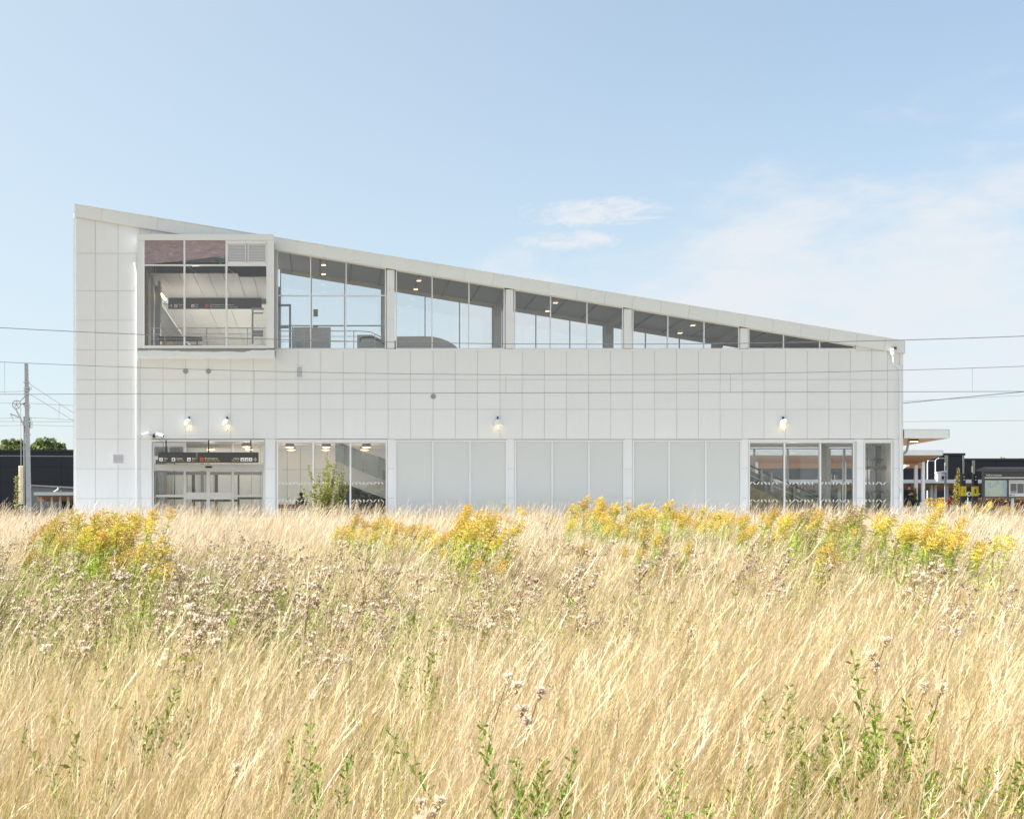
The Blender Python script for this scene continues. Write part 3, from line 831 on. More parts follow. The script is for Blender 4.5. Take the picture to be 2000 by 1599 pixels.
for a_ in (-8.3, -6.5, -4.9): sub(MB().tube([(a_, .8, ZC + 1.0), (a_, .8, ZC + .04)], .012, 5), 'hanger_rod', 'steel')
# room walls left and right, door frames
sub(MB().box(PX(284) - .05, PX(284) + .0, .24, BK - .2, ZF, ZC + .1), 'room_side', 'inside_wall')
sub(MB().box(PX(287), PX(290), -.2, .0, ZF, ZC), 'wood_trim', 'wood_warm')
for px, yy, pz in ((294, .6, 520), (300, 2.2, 535)):
    x = PX(px); sub(MB().box(x - .06, x + .06, yy, yy + .3, ZF, ZC - .02), 'post', 'grey_metal')
for a, b in ((303, 316),):
    sub(MB().box(PX(a, 4), PX(b, 4), 3.8, 4.0, ZF, PZ(560, 4)), 'door_leaf', 'grey_metal')
# lift front frame on the right of the room
def fr(px0, px1, py0, py1, y=2.4, m='grey_metal', n='lift_frame'):
    sub(MB().box(PX(px0, y), PX(px1, y), y, y + .1, PZ(py1, y), PZ(py0, y)), n, m)
fr(491, 515, 601, 605); fr(491.5, 495, 605.2, 671); fr(494.5, 514, 645, 657); fr(495.2, 514, 610, 612.5)
# handrail in front of the windows
def rail(pxa, pxb, ytop, posts, y=.35, rows=(641, 652, 662)):
    m = MB()
    for r in rows: m.tube([P(pxa, r, y), P(pxb, r, y)], .022 if r == rows[0] else .014, 6)
    for p in posts: m.tube([P(p, 679.5, y), P(p, rows[0], y)], .02, 6)
    return m.build('handrail', 'frame_white', B)
rail(289, 518, 641, (322, 403, 483), y=-.35)
m = MB(); y = .7
m.tube([P(546, 646.5, y), P(699, 646.5, y), P(724, 648.2, y), P(755, 664, y)], .022, 6)
m.tube([P(546, 657, y), P(700, 657, y)], .014, 6); m.tube([P(546, 667, y), P(700, 667, y)], .014, 6)
for p in (546, 594, 644, 691): m.tube([P(p, 680, y), P(p, 646.5, y)], .02, 6)
m.tube([P(732, 680, y), P(732, 652, y)], .02, 6); m.tube([P(779, 681, y), P(779, 672, y)], .02, 6)
m.build('handrail', 'frame_white', B)
# glazed lift door seen through the first upper bay, pale block, escalator head and hood
m = MB(); y = 3.2
def fb(px0, px1, py0, py1, yy=y, th=.08): m.box(PX(px0, yy), PX(px1, yy), yy, yy + th, PZ(py1, yy), PZ(py0, yy))
fb(541, 568.5, 594, 598); fb(564.5, 568.5, 598.2, 679); fb(543, 547, 560, 679); fb(547.2, 564, 637, 641)
m.build('lift_door_frame', mat('blue_grey', (.28, .34, .38), .4, .3), B)
m = MB(); y = 2.9; m.box(PX(570, y), PX(646, y), y, y + .8, PZ(680, y), PZ(639, y)); m.build('parapet', 'blank_glass', B)
m = MB(); y = 4.2; m.box(PX(612, y), PX(621, y), y, y + .04, PZ(618, y), PZ(604, y)); m.box(PX(612, y), PX(621, y), y, y + .04, PZ(647, y), PZ(635, y)); m.build('notice', mat('notice_green', (.30, .42, .38), .5), B)
m = MB(); y = 1.6; m.box(PX(579, y), PX(590, y), y, y + .3, PZ(680, y), PZ(668, y)); m.build('control_box', 'grey_metal', B)
EH = thing('escalator', P(800, 682, 2.2), 'grey steel escalator hood rising behind the upper windows', 'escalator')
y = 1.5
hp = [(773, 683), (773, 657), (830, 656.5), (846, 657.5), (862, 661), (876, 666.5), (888, 674), (897, 683)]
MB().prism([(PX(a, y), PZ(b, y)) for a, b in hp][::-1], y, y + .12).build('side_panel', mat('hood_grey', (.42, .43, .42), .35, .5, var=.1), EH)
MB().prism([(PX(a, y), PZ(b, y)) for a, b in hp][::-1], y + 1.3, y + 1.42).build('side_panel', 'hood_grey', EH)
hp2 = [(697.5, 683), (697.5, 654.5), (726, 654.5), (742, 662), (783, 681), (783, 683)]
MB().prism([(PX(a, y), PZ(b, y)) for a, b in hp2][::-1], y - .1, y - .01).build('newel_panel', 'hood_grey', EH)
m = MB(); m.tube([P(704, 668, y - .16), P(704, 662, y - .16), P(710, 658.5, y - .16), P(728, 658.5, y - .16), P(742, 666, y - .16), P(775, 681, y - .16)], .035, 6)
m.build('handrail', 'dark_metal', EH)
# ================================================================== things on and in the building
# ---- wall lamps
def inner_light(loc, energy, parent, col=(1, .86, .68), size=.2):
    ld = bpy.data.lights.new('lamp_or_fill_light', 'POINT'); ld.energy = energy; ld.color = col; ld.shadow_soft_size = size
    lo = bpy.data.objects.new('lamp_or_fill_light', ld); COL.objects.link(lo); place(lo, Vector(loc), parent)
def wall_lamp(px, py, label):
    t = thing('wall_lamp', (PX(px), -.02, PZ(py + 14)), label, 'lamp', 'white domed lamps along the station wall')
    c = (PX(px), -.22, PZ(py))
    prof = [(.02, .235)]
    for i in range(1, 9):
        a = R(90 * i / 8); prof.append((.225 * math.sin(a), -.02 + .25 * math.cos(a)))
    prof += [(.228, -.09), (.21, -.09), (.20, -.03), (.10, .14), (.01, .17)]
    MB().lathe(prof[::-1], c, 20).build('lamp_shade', 'lamp_white', t, smooth=True)
    m = MB(); m.tube([(c[0], -.03, c[2] + .30), (c[0] - .01, -.12, c[2] + .33), (c[0] + .0, -.2, c[2] + .27), (c[0], -.22, c[2] + .21)], .022, 6)
    m.box(c[0] - .04, c[0] + .04, -.03, -.003, c[2] + .24, c[2] + .36)
    m.build('bracket', 'dark_metal', t)
    MB().lathe([(.024, -.05), (.026, -.17), (.012, -.20)][::-1], c, 10).build('bulb', 'warm_bulb', t, smooth=True)
    m = MB()
    for s in (-1, 1): m.tube([(c[0] + s * .055, c[1], c[2] - .03), (c[0] + s * .055, c[1], c[2] - .22), (c[0], c[1], c[2] - .26)], .008, 5)
    m.ball((c[0] - .0, c[1], c[2] - .30), .05, 10, 6)
    m.tube([(c[0], c[1], c[2] - .25), (c[0] + .03, -.1, c[2] - .34), (c[0] + .02, -.03, c[2] - .34)], .014, 6)
    m.build('holder', 'lamp_white', t, smooth=True)
    ld = bpy.data.lights.new('lamp_glow', 'POINT'); ld.energy = .16; ld.color = (1, .72, .32); ld.shadow_soft_size = .05
    lo = bpy.data.objects.new('lamp_glow', ld); COL.objects.link(lo); place(lo, Vector((c[0] + .03, -.16, c[2] - .12)), t)
wall_lamp(369.3, 828, 'lit white domed wall lamp above the left half of the entrance sign')
wall_lamp(443.8, 828, 'lit white domed wall lamp above the right half of the entrance sign')
wall_lamp(972, 828, 'lit white domed wall lamp alone in the middle of the long panel wall')
wall_lamp(1529, 828, 'lit white domed wall lamp over the escalator window at the right end')

# ---- cameras on the edge above the entrance
def cctv(px, py, dx, label):
    x, z = PX(px), PZ(py)
    t = thing('security_camera', (x, 0, z), label, 'security camera')
    a = Vector((x, -.16, z + .06)); b = a + Vector((dx * .36, -.10, -.15 if dx < 0 else -.14))
    MB().tube([a, a.lerp(b, .1), a.lerp(b, .92), b], [.05, .075, .085, .085], 10).build('housing', 'lamp_white', t, smooth=False)
    MB().tube([b, b + (b - a).normalized() * .012], .06, 10).build('lens', 'black_plastic', t)
    MB().tube([(x + dx * -.06, -.003, z - .05), (x + dx * -.06, -.12, z - .05), (x + dx * .03, -.17, z + .02)], .02, 6).build('bracket', 'grey_metal', t)
cctv(293, 848, -1, 'white wall camera pointing left above the left corner of the entrance')
cctv(306, 849, 1, 'white wall camera pointing right above the left corner of the entrance')
c1 = thing('cable_box', (PX(300), 0, PZ(853)), 'small dark junction box with cables between the two wall cameras', 'junction box')
MB().box(PX(298.5), PX(303), -.1, -.003, PZ(855), PZ(848.5)).build('box', 'dark_metal', c1)
mm = MB(); mm.tube([P(300, 850, -.08), P(303, 845.5, -.12), P(309, 845.5, -.12), P(313, 852, -.1), P(318, 856, -.07)], .012, 5)
mm.build('cable', 'dark_metal', c1)

# ---- hanging sign over the entrance
SG = thing('entrance_sign', P(407, 903.5, -.5), 'long black hanging sign with white and yellow writing over the entrance doors', 'sign')
ys = -.55
def SX(px): return PX(px, ys)
def SZ(py): return PZ(py, ys)
MB().box(SX(308.6), SX(384.4), ys, ys + .14, SZ(903.2), SZ(883)).build('sign_box', 'sign_black', SG)
MB().box(SX(385), SX(505), ys, ys + .14, SZ(903.2), SZ(883)).build('sign_box', 'sign_black', SG)
for px in (324, 407.2, 489.8):
    MB().box(SX(px) - .028, SX(px) + .028, ys + .05, ys + .10, SZ(882.9), SZ(859)).build('hanger', 'dark_metal', SG)
MB().tube([P(311, 859.5, -.35), P(318, 862, -.45), P(319, 873, -.5), P(315, 881, -.5), P(322, 883, -.5)], .012, 5).build('cable', 'dark_metal', SG)
def stext(body, px, py, size, m, align='LEFT'):
    text_part(body, size, (SX(px), ys - .003, SZ(py)), m, SG, align=align)
TS = .105
for word, sub_, px in (('Hiss', 'Lift', 320), ('Utgång', 'Way out', 344.5), ('Buss', 'Bus', 375), ('Ersättningsbuss', 'Replacement bus', 400)):
    stext(word, px, 896.3, TS, 'letter_white'); stext(sub_, px, 900.6, TS, 'letter_yellow')
stext('Utgång', 467.2, 896.3, TS, 'letter_white', 'RIGHT'); stext('Way out', 467.2, 900.6, TS, 'letter_yellow', 'RIGHT')
def icon(px, kind, m='letter_white', par=SG, fx=SX, fz=SZ, yy=ys, py=897.1, w=3.5):
    q = MB(); x0, x1, z0, z1 = fx(px - w), fx(px + w), fz(py + w), fz(py - w); y0, y1 = yy - .004, yy - .0005
    q.box(x0, x1, y0, y1, z0, z1); r = q.build('pictogram', m, par)
    g = MB(); y0, y1 = yy - .007, yy - .0045; cx = (x0 + x1) / 2; cz = (z0 + z1) / 2; s = (x1 - x0) / 2
    if kind == 'lift':
        g.box(cx - .6 * s, cx + .6 * s, y0, y1, cz + .45 * s, cz + .55 * s); 
        for k in (-.35, 0, .35): g.box(cx + (k - .12) * s, cx + (k + .12) * s, y0, y1, cz - .55 * s, cz + .15 * s)
    elif kind == 'bus':
        g.box(cx - .6 * s, cx + .6 * s, y0, y1, cz - .4 * s, cz + .1 * s); g.box(cx - .45 * s, cx - .2 * s, y0, y1, cz - .62 * s, cz - .41 * s); g.box(cx + .2 * s, cx + .45 * s, y0, y1, cz - .62 * s, cz - .41 * s)
    elif kind == 'door':
        g.box(cx - .55 * s, cx + .35 * s, y0, y1, cz - .55 * s, cz + .3 * s)
        g.prism([(cx - .1 * s, cz + .31 * s), (cx + .5 * s, cz + .31 * s), (cx + .2 * s, cz + .65 * s)], y0, y1)
    elif kind == 'stairs':
        for k in range(4): g.box(cx + (-.6 + .3 * k) * s, cx + (-.3 + .3 * k) * s, y0, y1, cz - .6 * s, cz + (-.4 + .25 * k) * s)
    elif kind == 'chair':
        g.disc((cx - .05 * s, cz - .2 * s), .38 * s, y0, y1, 12); g.box(cx - .2 * s, cx, y0 - .001, y1 - .001, cz, cz + .6 * s)
    g.build('symbol', 'sign_black', par)
icon(314.4, 'lift'); icon(338.8, 'door'); icon(368.9, 'bus'); icon(394, 'bus', 'letter_orange')
icon(473.2, 'stairs'); icon(481.2, 'stairs'); icon(489.2, 'chair')
am = MB(); z = SZ(897.1); am.box(SX(495.3), SX(500.5), ys - .004, ys - .0005, z - .013, z + .013)
for s in (-1, 1): am.prism([(SX(501.8), z - .012 * s), (SX(501.8) - .012, z + .012 * s), (SX(498.2) - .012, z + s * .085), (SX(498.2) + .01, z + s * .1)][::s], ys - .0041, ys - .0006)
am.build('arrow', 'letter_white', SG)
# sign inside the upper box window
S2 = thing('upper_sign', P(420, 603, 7), 'wide dark hanging sign seen through the box window upstairs', 'sign')
y2 = 7.0
MB().box(PX(328.5, y2), PX(511, y2), y2, y2 + .12, PZ(603, y2), PZ(582, y2)).build('sign_box', mat('sign_slate', (.05, .058, .06), .4), S2)
for px in (343, 420, 497): MB().tube([P(px, 582, y2 + .05), P(px, 577, y2 + .05)], .02, 5).build('hanger', 'dark_metal', S2)
for w_, s_, px in (('Utgång', 'Way out', 349), ('Buss', 'Bus', 381.5), ('Ersättningsbuss för tågresenärer', 'Replacement bus for train passengers', 410)):
    text_part(w_, .10, (PX(px, y2), y2 - .003, PZ(596.2, y2)), 'poster_white', S2); text_part(s_, .10, (PX(px, y2), y2 - .003, PZ(600.6, y2)), 'poster_white', S2)
f2x = lambda p: PX(p, y2); f2z = lambda p: PZ(p, y2)
icon(343.5, 'door', 'poster_white', S2, f2x, f2z, y2, 597.4, 3.0); icon(376.5, 'bus', 'poster_white', S2, f2x, f2z, y2, 597.4, 3.0); icon(404, 'bus', 'letter_orange', S2, f2x, f2z, y2, 597.4, 3.0)
a2 = MB(); a2.box(f2x(334.3) - .012, f2x(334.3) + .012, y2 - .004, y2 - .0005, f2z(600.5), f2z(594.5))
for s in (-1, 1): a2.prism([(f2x(334.3), f2z(594)), (f2x(334.3), f2z(595)), (f2x(334.3) + s * .08, f2z(598)), (f2x(334.3) + s * .08, f2z(597))][::-s], y2 - .0041, y2 - .0006)
a2.build('arrow', 'poster_white', S2)
# strip lights along the bridge wall
for k in range(4):
    y = 3.6 + k * .55
    t = thing('strip_light', (X0 + .35, y, ZC - .9), 'small lit strip lamp high inside the box window, %s of four' % ('first', 'second', 'third', 'last')[k], 'lamp', 'strip lamps inside the box window')
    MB().box(X0 + .3, X0 + .42, y, y + .4, PZ(574 + 3.2 * k, y), PZ(572.5 + 3.2 * k, y)).build('diffuser', 'warm_lamp', t); inner_light((X0 + 1.5, y + .8 + k * 2.6, ZC - 2.2), 7, t, (1, .93, .84))  # point light moved past its strip, deeper in, to brighten the bridge walls
    MB().box(X0 + .28, X0 + .44, y - .01, y + .41, PZ(572.4 + 3.2 * k, y), PZ(571.2 + 3.2 * k, y)).build('housing', 'grey_metal', t)

# ---- round ceiling lamps on the ground floor
names = {0: 'left', 1: 'middle', 2: 'right'}
for i, (pa, pb) in enumerate(((566, 568.8), (636.9, 636.2), (715.6, 712))):
    for j, (px, py, y) in enumerate(((pa, 866.6, 1.7), (pb, 872.4, 3.7))):
        x, z = PX(px, y), PZ(861) - .02
        t = thing('ceiling_lamp', (x, y, z), '%s round warm lamp of the %s row on the ceiling of the bench room' % (names[i], 'front' if j == 0 else 'back'), 'ceiling lamp', 'round warm lamps on the ground floor ceiling')
        MB().lathe([(.23, -.16), (.235, -.155), (.235, -.01), (.2, 0)], (x, y, z), 20).build('lamp_body', 'grey_metal', t)
        MB().lathe([(0.001, -.185), (.12, -.182), (.215, -.162)], (x, y, z), 20).build('diffuser', 'warm_lamp', t, smooth=True)
        if j == 0: inner_light((x, 2.6, z - .45), 4.5, t)
for px, py, y, lab in ((481, 867.3, 1.5, 'round warm lamp behind the right end of the entrance sign, nearer the glass'), (486, 873.3, 3.5, 'round warm lamp behind the right end of the entrance sign, farther in'), (412, 873.7, 3.5, 'round warm lamp behind the middle hanger of the entrance sign')):
    x, z = PX(px, y), PZ(861) - .02
    t = thing('ceiling_lamp', (x, y, z), lab, 'ceiling lamp', 'round warm lamps on the ground floor ceiling')
    MB().lathe([(.23, -.16), (.235, -.155), (.235, -.01), (.2, 0)], (x, y, z), 20).build('lamp_body', 'grey_metal', t)
    MB().lathe([(0.001, -.185), (.12, -.182), (.215, -.162)], (x, y, z), 20).build('diffuser', 'warm_lamp', t, smooth=True)
    inner_light((x, y, z - .4), 5, t)

# ---- escalators
ES = thing('escalator', P(1530, 1011, 2), 'grey escalator climbing to the left behind the right ground floor window', 'escalator')
y = 1.3
def slopepoly(pts, ya, yb, name, m): return MB().prism([(PX(a, y), PZ(b, y)) for a, b in pts][::-1], ya, yb).build(name, m, ES)
mat('beige_wall', (.46, .38, .26), .7, var=.1); mat('esc_grey', (.20, .20, .19), .4, .5, var=.15)
for k, yy in enumerate((y, y + 1.5)):
    slopepoly([(1463, 917), (1611, 984), (1611, 1004), (1590, 1004), (1463, 946)], yy, yy + .12, 'side_panel', 'esc_grey')
    slopepoly([(1463, 926), (1600, 988), (1600, 990.5), (1463, 928.5)], yy - .03, yy - .002, 'trim_strip', 'steel')
    slopepoly([(1463, 908.3), (1598, 970.5), (1611, 984), (1463, 917)], yy + .04, yy + .055, 'glass_side', 'glass')
    m = MB(); m.tube([P(1463, 907.8, y), P(1598, 970, y), P(1606, 975, y), P(1609, 982, y)], .045, 8)
    for i in range(len(m.v)): m.v[i] = (m.v[i][0], m.v[i][1] + yy - y + .05, m.v[i][2])
    m.build('handrail', 'dark_metal', ES)
st = MB()
for k in range(24):
    a = 1463 + k * 6.1; st.box(PX(a, y), PX(a + 6.3, y), y + .13, y + 1.49, PZ(919 + k * 2.78 + 6, y), PZ(919 + k * 2.78, y))
st.build('steps', 'esc_grey', ES)['kind'] = 'stuff'
slopepoly([(1463, 946.5), (1530, 976.5), (1592, 1004.5), (1592, 1011), (1463, 1011)], y + .02, y + 1.6, 'plinth', 'beige_wall')
for px, pa, pb in ((1485.5, 917, 938), (1504.5, 922, 960), (1549, 950, 977), (1594, 971, 992)):
    m = MB(); x = PX(px, y); m.box(x - .05, x + .05, y - .2, y - .14, PZ(pb, y), PZ(pa, y)); m.box(x - .1, x + .1, y - .21, y - .13, PZ(pb - 2, y) - .04, PZ(pb - 2, y) + .04)
    m.box(x - .02, x + .02, y - .139, y - .031, PZ(pb - 2, y) - .02, PZ(pb - 2, y) + .02)
    m.build('guard_post', 'grey_metal', ES)
ST = thing('staircase', P(720, 1011, 2), 'white sided staircase with glass rail rising left in the bench room', 'staircase')
y = 1.9
def sp(pts, ya, yb, name, m): return MB().prism([(PX(a, y), PZ(b, y)) for a, b in pts][::-1], ya, yb).build(name, m, ST)
sp([(655, 900), (755, 940), (755, 972.5), (655, 934)], y, y + .1, 'stringer', 'inside_wall')
sp([(655, 863), (690, 876), (755, 899), (755, 939.8), (655, 899.8)], y + .03, y + .045, 'glass_side', 'glass_tint')
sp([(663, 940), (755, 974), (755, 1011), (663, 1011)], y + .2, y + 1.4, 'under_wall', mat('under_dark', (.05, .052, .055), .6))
for px in (674, 709, 741): MB().box(PX(px, y) - .06, PX(px, y) + .06, y - .05, y - .01, PZ(912 + (px - 686) * .36, y), PZ(872 + (px - 686) * .36, y)).build('rail_post', 'grey_metal', ST)
m = MB(); m.tube([P(655, 862.5, y), P(690, 875.5, y), P(755, 898.5, y)], .03, 6); m.build('handrail', 'steel', ST)
m = MB()
for k in range(12): m.box(PX(655 + k * 8.5, y), PX(655 + k * 8.5 + 8.6, y), y + .11, y + 1.4, PZ(905 + k * 3.35 + 6, y), PZ(905 + k * 3.35, y))
m.build('steps', 'inside_wall', ST)['kind'] = 'stuff'
# machinery column behind the narrow right window
LF = thing('lift_shaft', P(1715, 1011, 2.4), 'dark framed glass lift shaft behind the narrow window at the right corner', 'lift')
y = 2.2
m = MB()
for px in (1691, 1697, 1734): m.box(PX(px, y) - .05, PX(px, y) + .05, y, y + .1, .021, PZ(866))
for py in (897, 916, 960): m.box(PX(1690, y), PX(1741, y), y + .11, y + .16, PZ(py + 2, y), PZ(py - 2, y))
m.build('shaft_frame', 'grey_metal', LF)
MB().box(PX(1710, y), PX(1718, y), y - .2, y - .0, .021, PZ(864)).build('guide_column', mat('shaft_dark', (.10, .105, .10), .5), LF)
m = MB(); m.box(PX(1691, y), PX(1735, y), y - .28, y - .2, PZ(916.5, y), PZ(911.5, y)); m.ball(tuple(P(1717, 900, y - .3)), .13, 8, 6)
m.build('machinery', 'dark_metal', LF)
m = MB()
for a_, b_, c_, d_ in ((1691, 893, 1704, 872), (1721, 872, 1737, 896), (1721, 890, 1737, 912), (1692, 930, 1706, 958)): m.tube([P(a_, b_, y + .9), P(c_, d_, y + .9)], .04, 5)
for px in (1693, 1704, 1721, 1737): m.box(PX(px, y + .9) - .04, PX(px, y + .9) + .04, y + .9, y + .98, .021, PZ(864, y + .9))
m.build('truss', 'frame_white', LF)
MB().box(PX(1697, y), PX(1704, y), y + 1.0, y + 1.04, PZ(915, y), PZ(886, y)).build('panel', 'inside_wall', LF)
inner_light((PX(1712, y), 1.0, 2.4), 4, LF)  # added fill light with no lamp of its own, brightens the shaft
inner_light((PX(1560), .8, 3.3), 7, ES)  # added fill without a fitting, brings out the escalator
# dark pillar and hanging sign right pane
m = MB(); x = PX(1609, 2.6); m.box(x - .14, x + .14, 2.6, 2.9, .021, PZ(861)); tag(m.build('column', 'grey_metal'), 'grey square column inside behind the right pane of the escalator window', 'column')
m = MB(); y = 3.6; m.box(PX(1667.3, y) - .06, PX(1667.3, y) + .06, y, y + .1, .021, PZ(861)); tag(m.build('column', 'frame_white'), 'slim white column inside at the right edge of the escalator window', 'column')

# ---- benches
def bench(name, px0, px1, y, zseat, zback0, zback1, m_, label, m2=None):
    t = thing(name, (PX((px0 + px1) / 2, y), y, zseat - .45), label, 'bench')
    MB().box(PX(px0, y), PX(px1, y), y - .04, y, zback0, zback1).build('backrest', m_, t)
    MB().box(PX(px0, y), PX(px1, y), y + .02, y + .45, zseat - .04, zseat).build('seat', m2 or m_, t)
    for px in (px0 + (px1 - px0) * .12, px0 + (px1 - px0) * .88):
        x = PX(px, y)
        lm = MB(); lm.box(x - .025, x + .025, y + .03, y + .08, zseat - .45, zseat - .041); lm.box(x - .025, x + .025, y + .36, y + .41, zseat - .45, zseat - .041)
        lm.box(x - .025, x + .025, y + .001, y + .019, zseat - .04, zback1 - .03)
        lm.build('leg', 'dark_metal', t)
    return t
yb_ = .55
bench('bench', 544, 596, yb_, .45, PZ(993, yb_), PZ(984.5, yb_), 'wood_bench', 'brown wooden bench seen from behind in the left window of the station')
yb_ = .9
bench('bench', 311, 395, yb_, ZF + .45, ZF + .62, ZF + .86, mat('bench_slate', (.13, .11, .11), .5), 'dark long bench with low back inside the box window upstairs')

# ================================================================== people
def skin_mesh(name, joints, edges, m, parent, root=0, sub_=1, loc=(0,0,0)):
    me = bpy.data.meshes.new('tmp'); me.from_pydata([j[0] for j in joints], edges, [])
    o = bpy.data.objects.new('tmp', me); COL.objects.link(o)
    md = o.modifiers.new('s', 'SKIN'); md.use_smooth_shade = True
    for i, j in enumerate(joints):
        r = j[1]; r = r if isinstance(r, tuple) else (r, r)
        me.skin_vertices[0].data[i].radius = r; me.skin_vertices[0].data[i].use_root = (i == root)
    if sub_:
        s2 = o.modifiers.new('u', 'SUBSURF'); s2.levels = sub_; s2.render_levels = sub_
    dg = bpy.context.evaluated_depsgraph_get(); dg.update()
    nm = bpy.data.meshes.new_from_object(o.evaluated_get(dg)); bpy.data.objects.remove(o)
    nm.materials.clear(); nm.materials.append(MATS[m]); nm.shade_smooth()
    ob = bpy.data.objects.new(name, nm); COL.objects.link(ob)
    ob.parent = parent; ob.location = loc
    return ob

def person(loc, rz, pose, label, scale=1.0, hair='hair_dark', coat='cloth_black', legs='cloth_black', glasses=False, hairlen=.16):
    """pose: dict of joint positions (local, facing -Y) in metres"""
    t = thing('person', loc, label, 'person')
    J = dict(pel=(0, 0, .93), sp1=(0, 0, 1.06), sp2=(0, 0, 1.22), ch=(0, 0, 1.36), nk=(0, .01, 1.46), nk2=(0, -.01, 1.53), hd=(0, -.02, 1.60), tp=(0, -.02, 1.70),
             shL=(.16, .01, 1.39), elL=(.24, .03, 1.11), wrL=(.25, -.05, .87), shR=(-.16, .01, 1.39), elR=(-.24, .03, 1.11), wrR=(-.25, -.05, .87),
             hpL=(.09, 0, .88), knL=(.11, -.02, .50), anL=(.12, .02, .10), toL=(.13, -.14, .04), hpR=(-.09, 0, .88), knR=(-.11, -.02, .50), anR=(-.12, .02, .10), toR=(-.13, -.14, .04))
    J.update({k: q for k, q in pose.items() if k != 'face'})
    n = list(J); ix = {k: i for i, k in enumerate(n)}
    rad = dict(pel=(.13, .10), sp1=(.12, .09), sp2=(.13, .095), ch=(.15, .10), nk=.06, nk2=.052, hd=(.078, .092), tp=(.05, .06), shL=.055, elL=.04, wrL=.026, shR=.055, elR=.04, wrR=.026,
               hpL=.085, knL=.055, anL=.038, toL=(.035, .03), hpR=.085, knR=.055, anR=.038, toR=(.035, .03))
    E_ = [('pel','sp1'),('sp1','sp2'),('sp2','ch'),('ch','nk'),('nk','nk2'),('nk2','hd'),('hd','tp'),('ch','shL'),('shL','elL'),('elL','wrL'),('ch','shR'),('shR','elR'),('elR','wrR'),
          ('pel','hpL'),('hpL','knL'),('knL','anL'),('anL','toL'),('pel','hpR'),('hpR','knR'),('knR','anR'),('anR','toR')]
    joints = [(Vector(J[k]), rad[k]) for k in n]
    # hands: palm and five fingers each
    ed = [(ix[a], ix[b]) for a, b in E_]
    for sd in ('L', 'R'):
        w = Vector(J['wr' + sd]); e = Vector(J['el' + sd]); d = (w - e).normalized(); sx = 1 if sd == 'L' else -1
        side = d.cross(Vector((0, 1, 0))); side = side.normalized() if side.length > .1 else Vector((1, 0, 0))
        inn = side.cross(d).normalized()
        joints.append((w + d * .07, (.034, .018))); pi = len(joints) - 1; ed.append((ix['wr' + sd], pi))
        for k, L in enumerate((.062, .072, .07, .055)):
            o_ = side * (-.027 + .018 * k)
            joints.append((w + d * (.10) + o_, .0095)); a = len(joints) - 1
            joints.append((w + d * (.10 + L * .6) + o_ + inn * .012, .0088)); b = len(joints) - 1
            joints.append((w + d * (.10 + L * .9) + o_ + inn * .034, .0075)); c = len(joints) - 1
            ed += [(pi, a), (a, b), (b, c)]
        joints.append((w + d * .035 + side * -.04, .011)); a = len(joints) - 1
        joints.append((w + d * .075 + side * -.055 + inn * .02, .009)); b = len(joints) - 1
        ed += [(ix['wr' + sd], a), (a, b)]
    skin_mesh('body', joints, ed, 'skin', t, root=ix['pel'])
    def v(k): return Vector(J[k])
    # coat: torso and sleeves; trousers
    cj = [(v('pel') - Vector((0, 0, .10)), (.17, .13)), (v('sp1'), (.155, .12)), (v('sp2'), (.16, .12)), (v('ch'), (.175, .125)), (v('nk') - Vector((0, 0, .03)), (.075, .07)),
          (v('shL'), .075), (v('elL'), .058), (v('elL').lerp(v('wrL'), .88), .043), (v('shR'), .075), (v('elR'), .058), (v('elR').lerp(v('wrR'), .88), .043)]
    skin_mesh('coat', cj, [(0,1),(1,2),(2,3),(3,4),(3,5),(5,6),(6,7),(3,8),(8,9),(9,10)], coat, t)
    tj = [(v('pel'), (.15, .115)), (v('hpL'), .10), (v('knL'), .072), (v('anL') + Vector((0, 0, .02)), .056), (v('hpR'), .10), (v('knR'), .072), (v('anR') + Vector((0, 0, .02)), .056)]
    skin_mesh('trousers', tj, [(0,1),(1,2),(2,3),(0,4),(4,5),(5,6)], legs, t)
    for sd in ('L', 'R'):
        a, b = v('an' + sd), v('to' + sd)
        skin_mesh('shoe', [(a + Vector((0, .03, -.05)), (.042, .038)), (a.lerp(b, .55) + Vector((0, 0, -.015)), (.044, .034)), (b, (.036, .026))], [(0, 1), (1, 2)], 'black_plastic', t)
    hd, tp = v('hd'), v('tp'); up = (tp - hd).normalized(); face = pose.get('face', Vector((0, -1, 0))); face = Vector(face).normalized(); rt_ = face.cross(up).normalized()
    c = hd + up * .045
    hm = MB()
    # hair cap: shell over the back and top of the head
    for i in range(0, 7):
        for j in range(12):
            pass
    hm.ball(tuple(c - face * .022 + up * .018), .108, 14, 9, (.92, 1.0, 1.05))
    if hairlen > .1: hm.tube([c - face * .05, c - face * .075 - up * hairlen * .6, c - face * .06 - up * hairlen], [.085, .08, .05], 10)
    ho = hm.build('hair', hair, None, smooth=True, keep=True); ho.parent = t
    fm = MB()
    for s in (-1, 1): fm.ball(tuple(c + face * .082 + rt_ * s * .032 - up * .012), .012, 6, 5)
    eo = fm.build('eyes', 'black_plastic', None, smooth=True, keep=True); eo.parent = t
    nm_ = MB(); nm_.tube([c + face * .086 - up * .01, c + face * .108 - up * .045], [.008, .016], 6); nm_.tube([c + face * .082 - up * .075 - rt_ * .022, c + face * .09 - up * .075, c + face * .082 - up * .075 + rt_ * .022], [.004, .009, .004], 6)
    for s in (-1, 1): nm_.ball(tuple(c + rt_ * s * .088 - up * .02), .026, 6, 5, (.4, .8, 1.2))
    no = nm_.build('face', 'skin', None, smooth=True, keep=True); no.parent = t
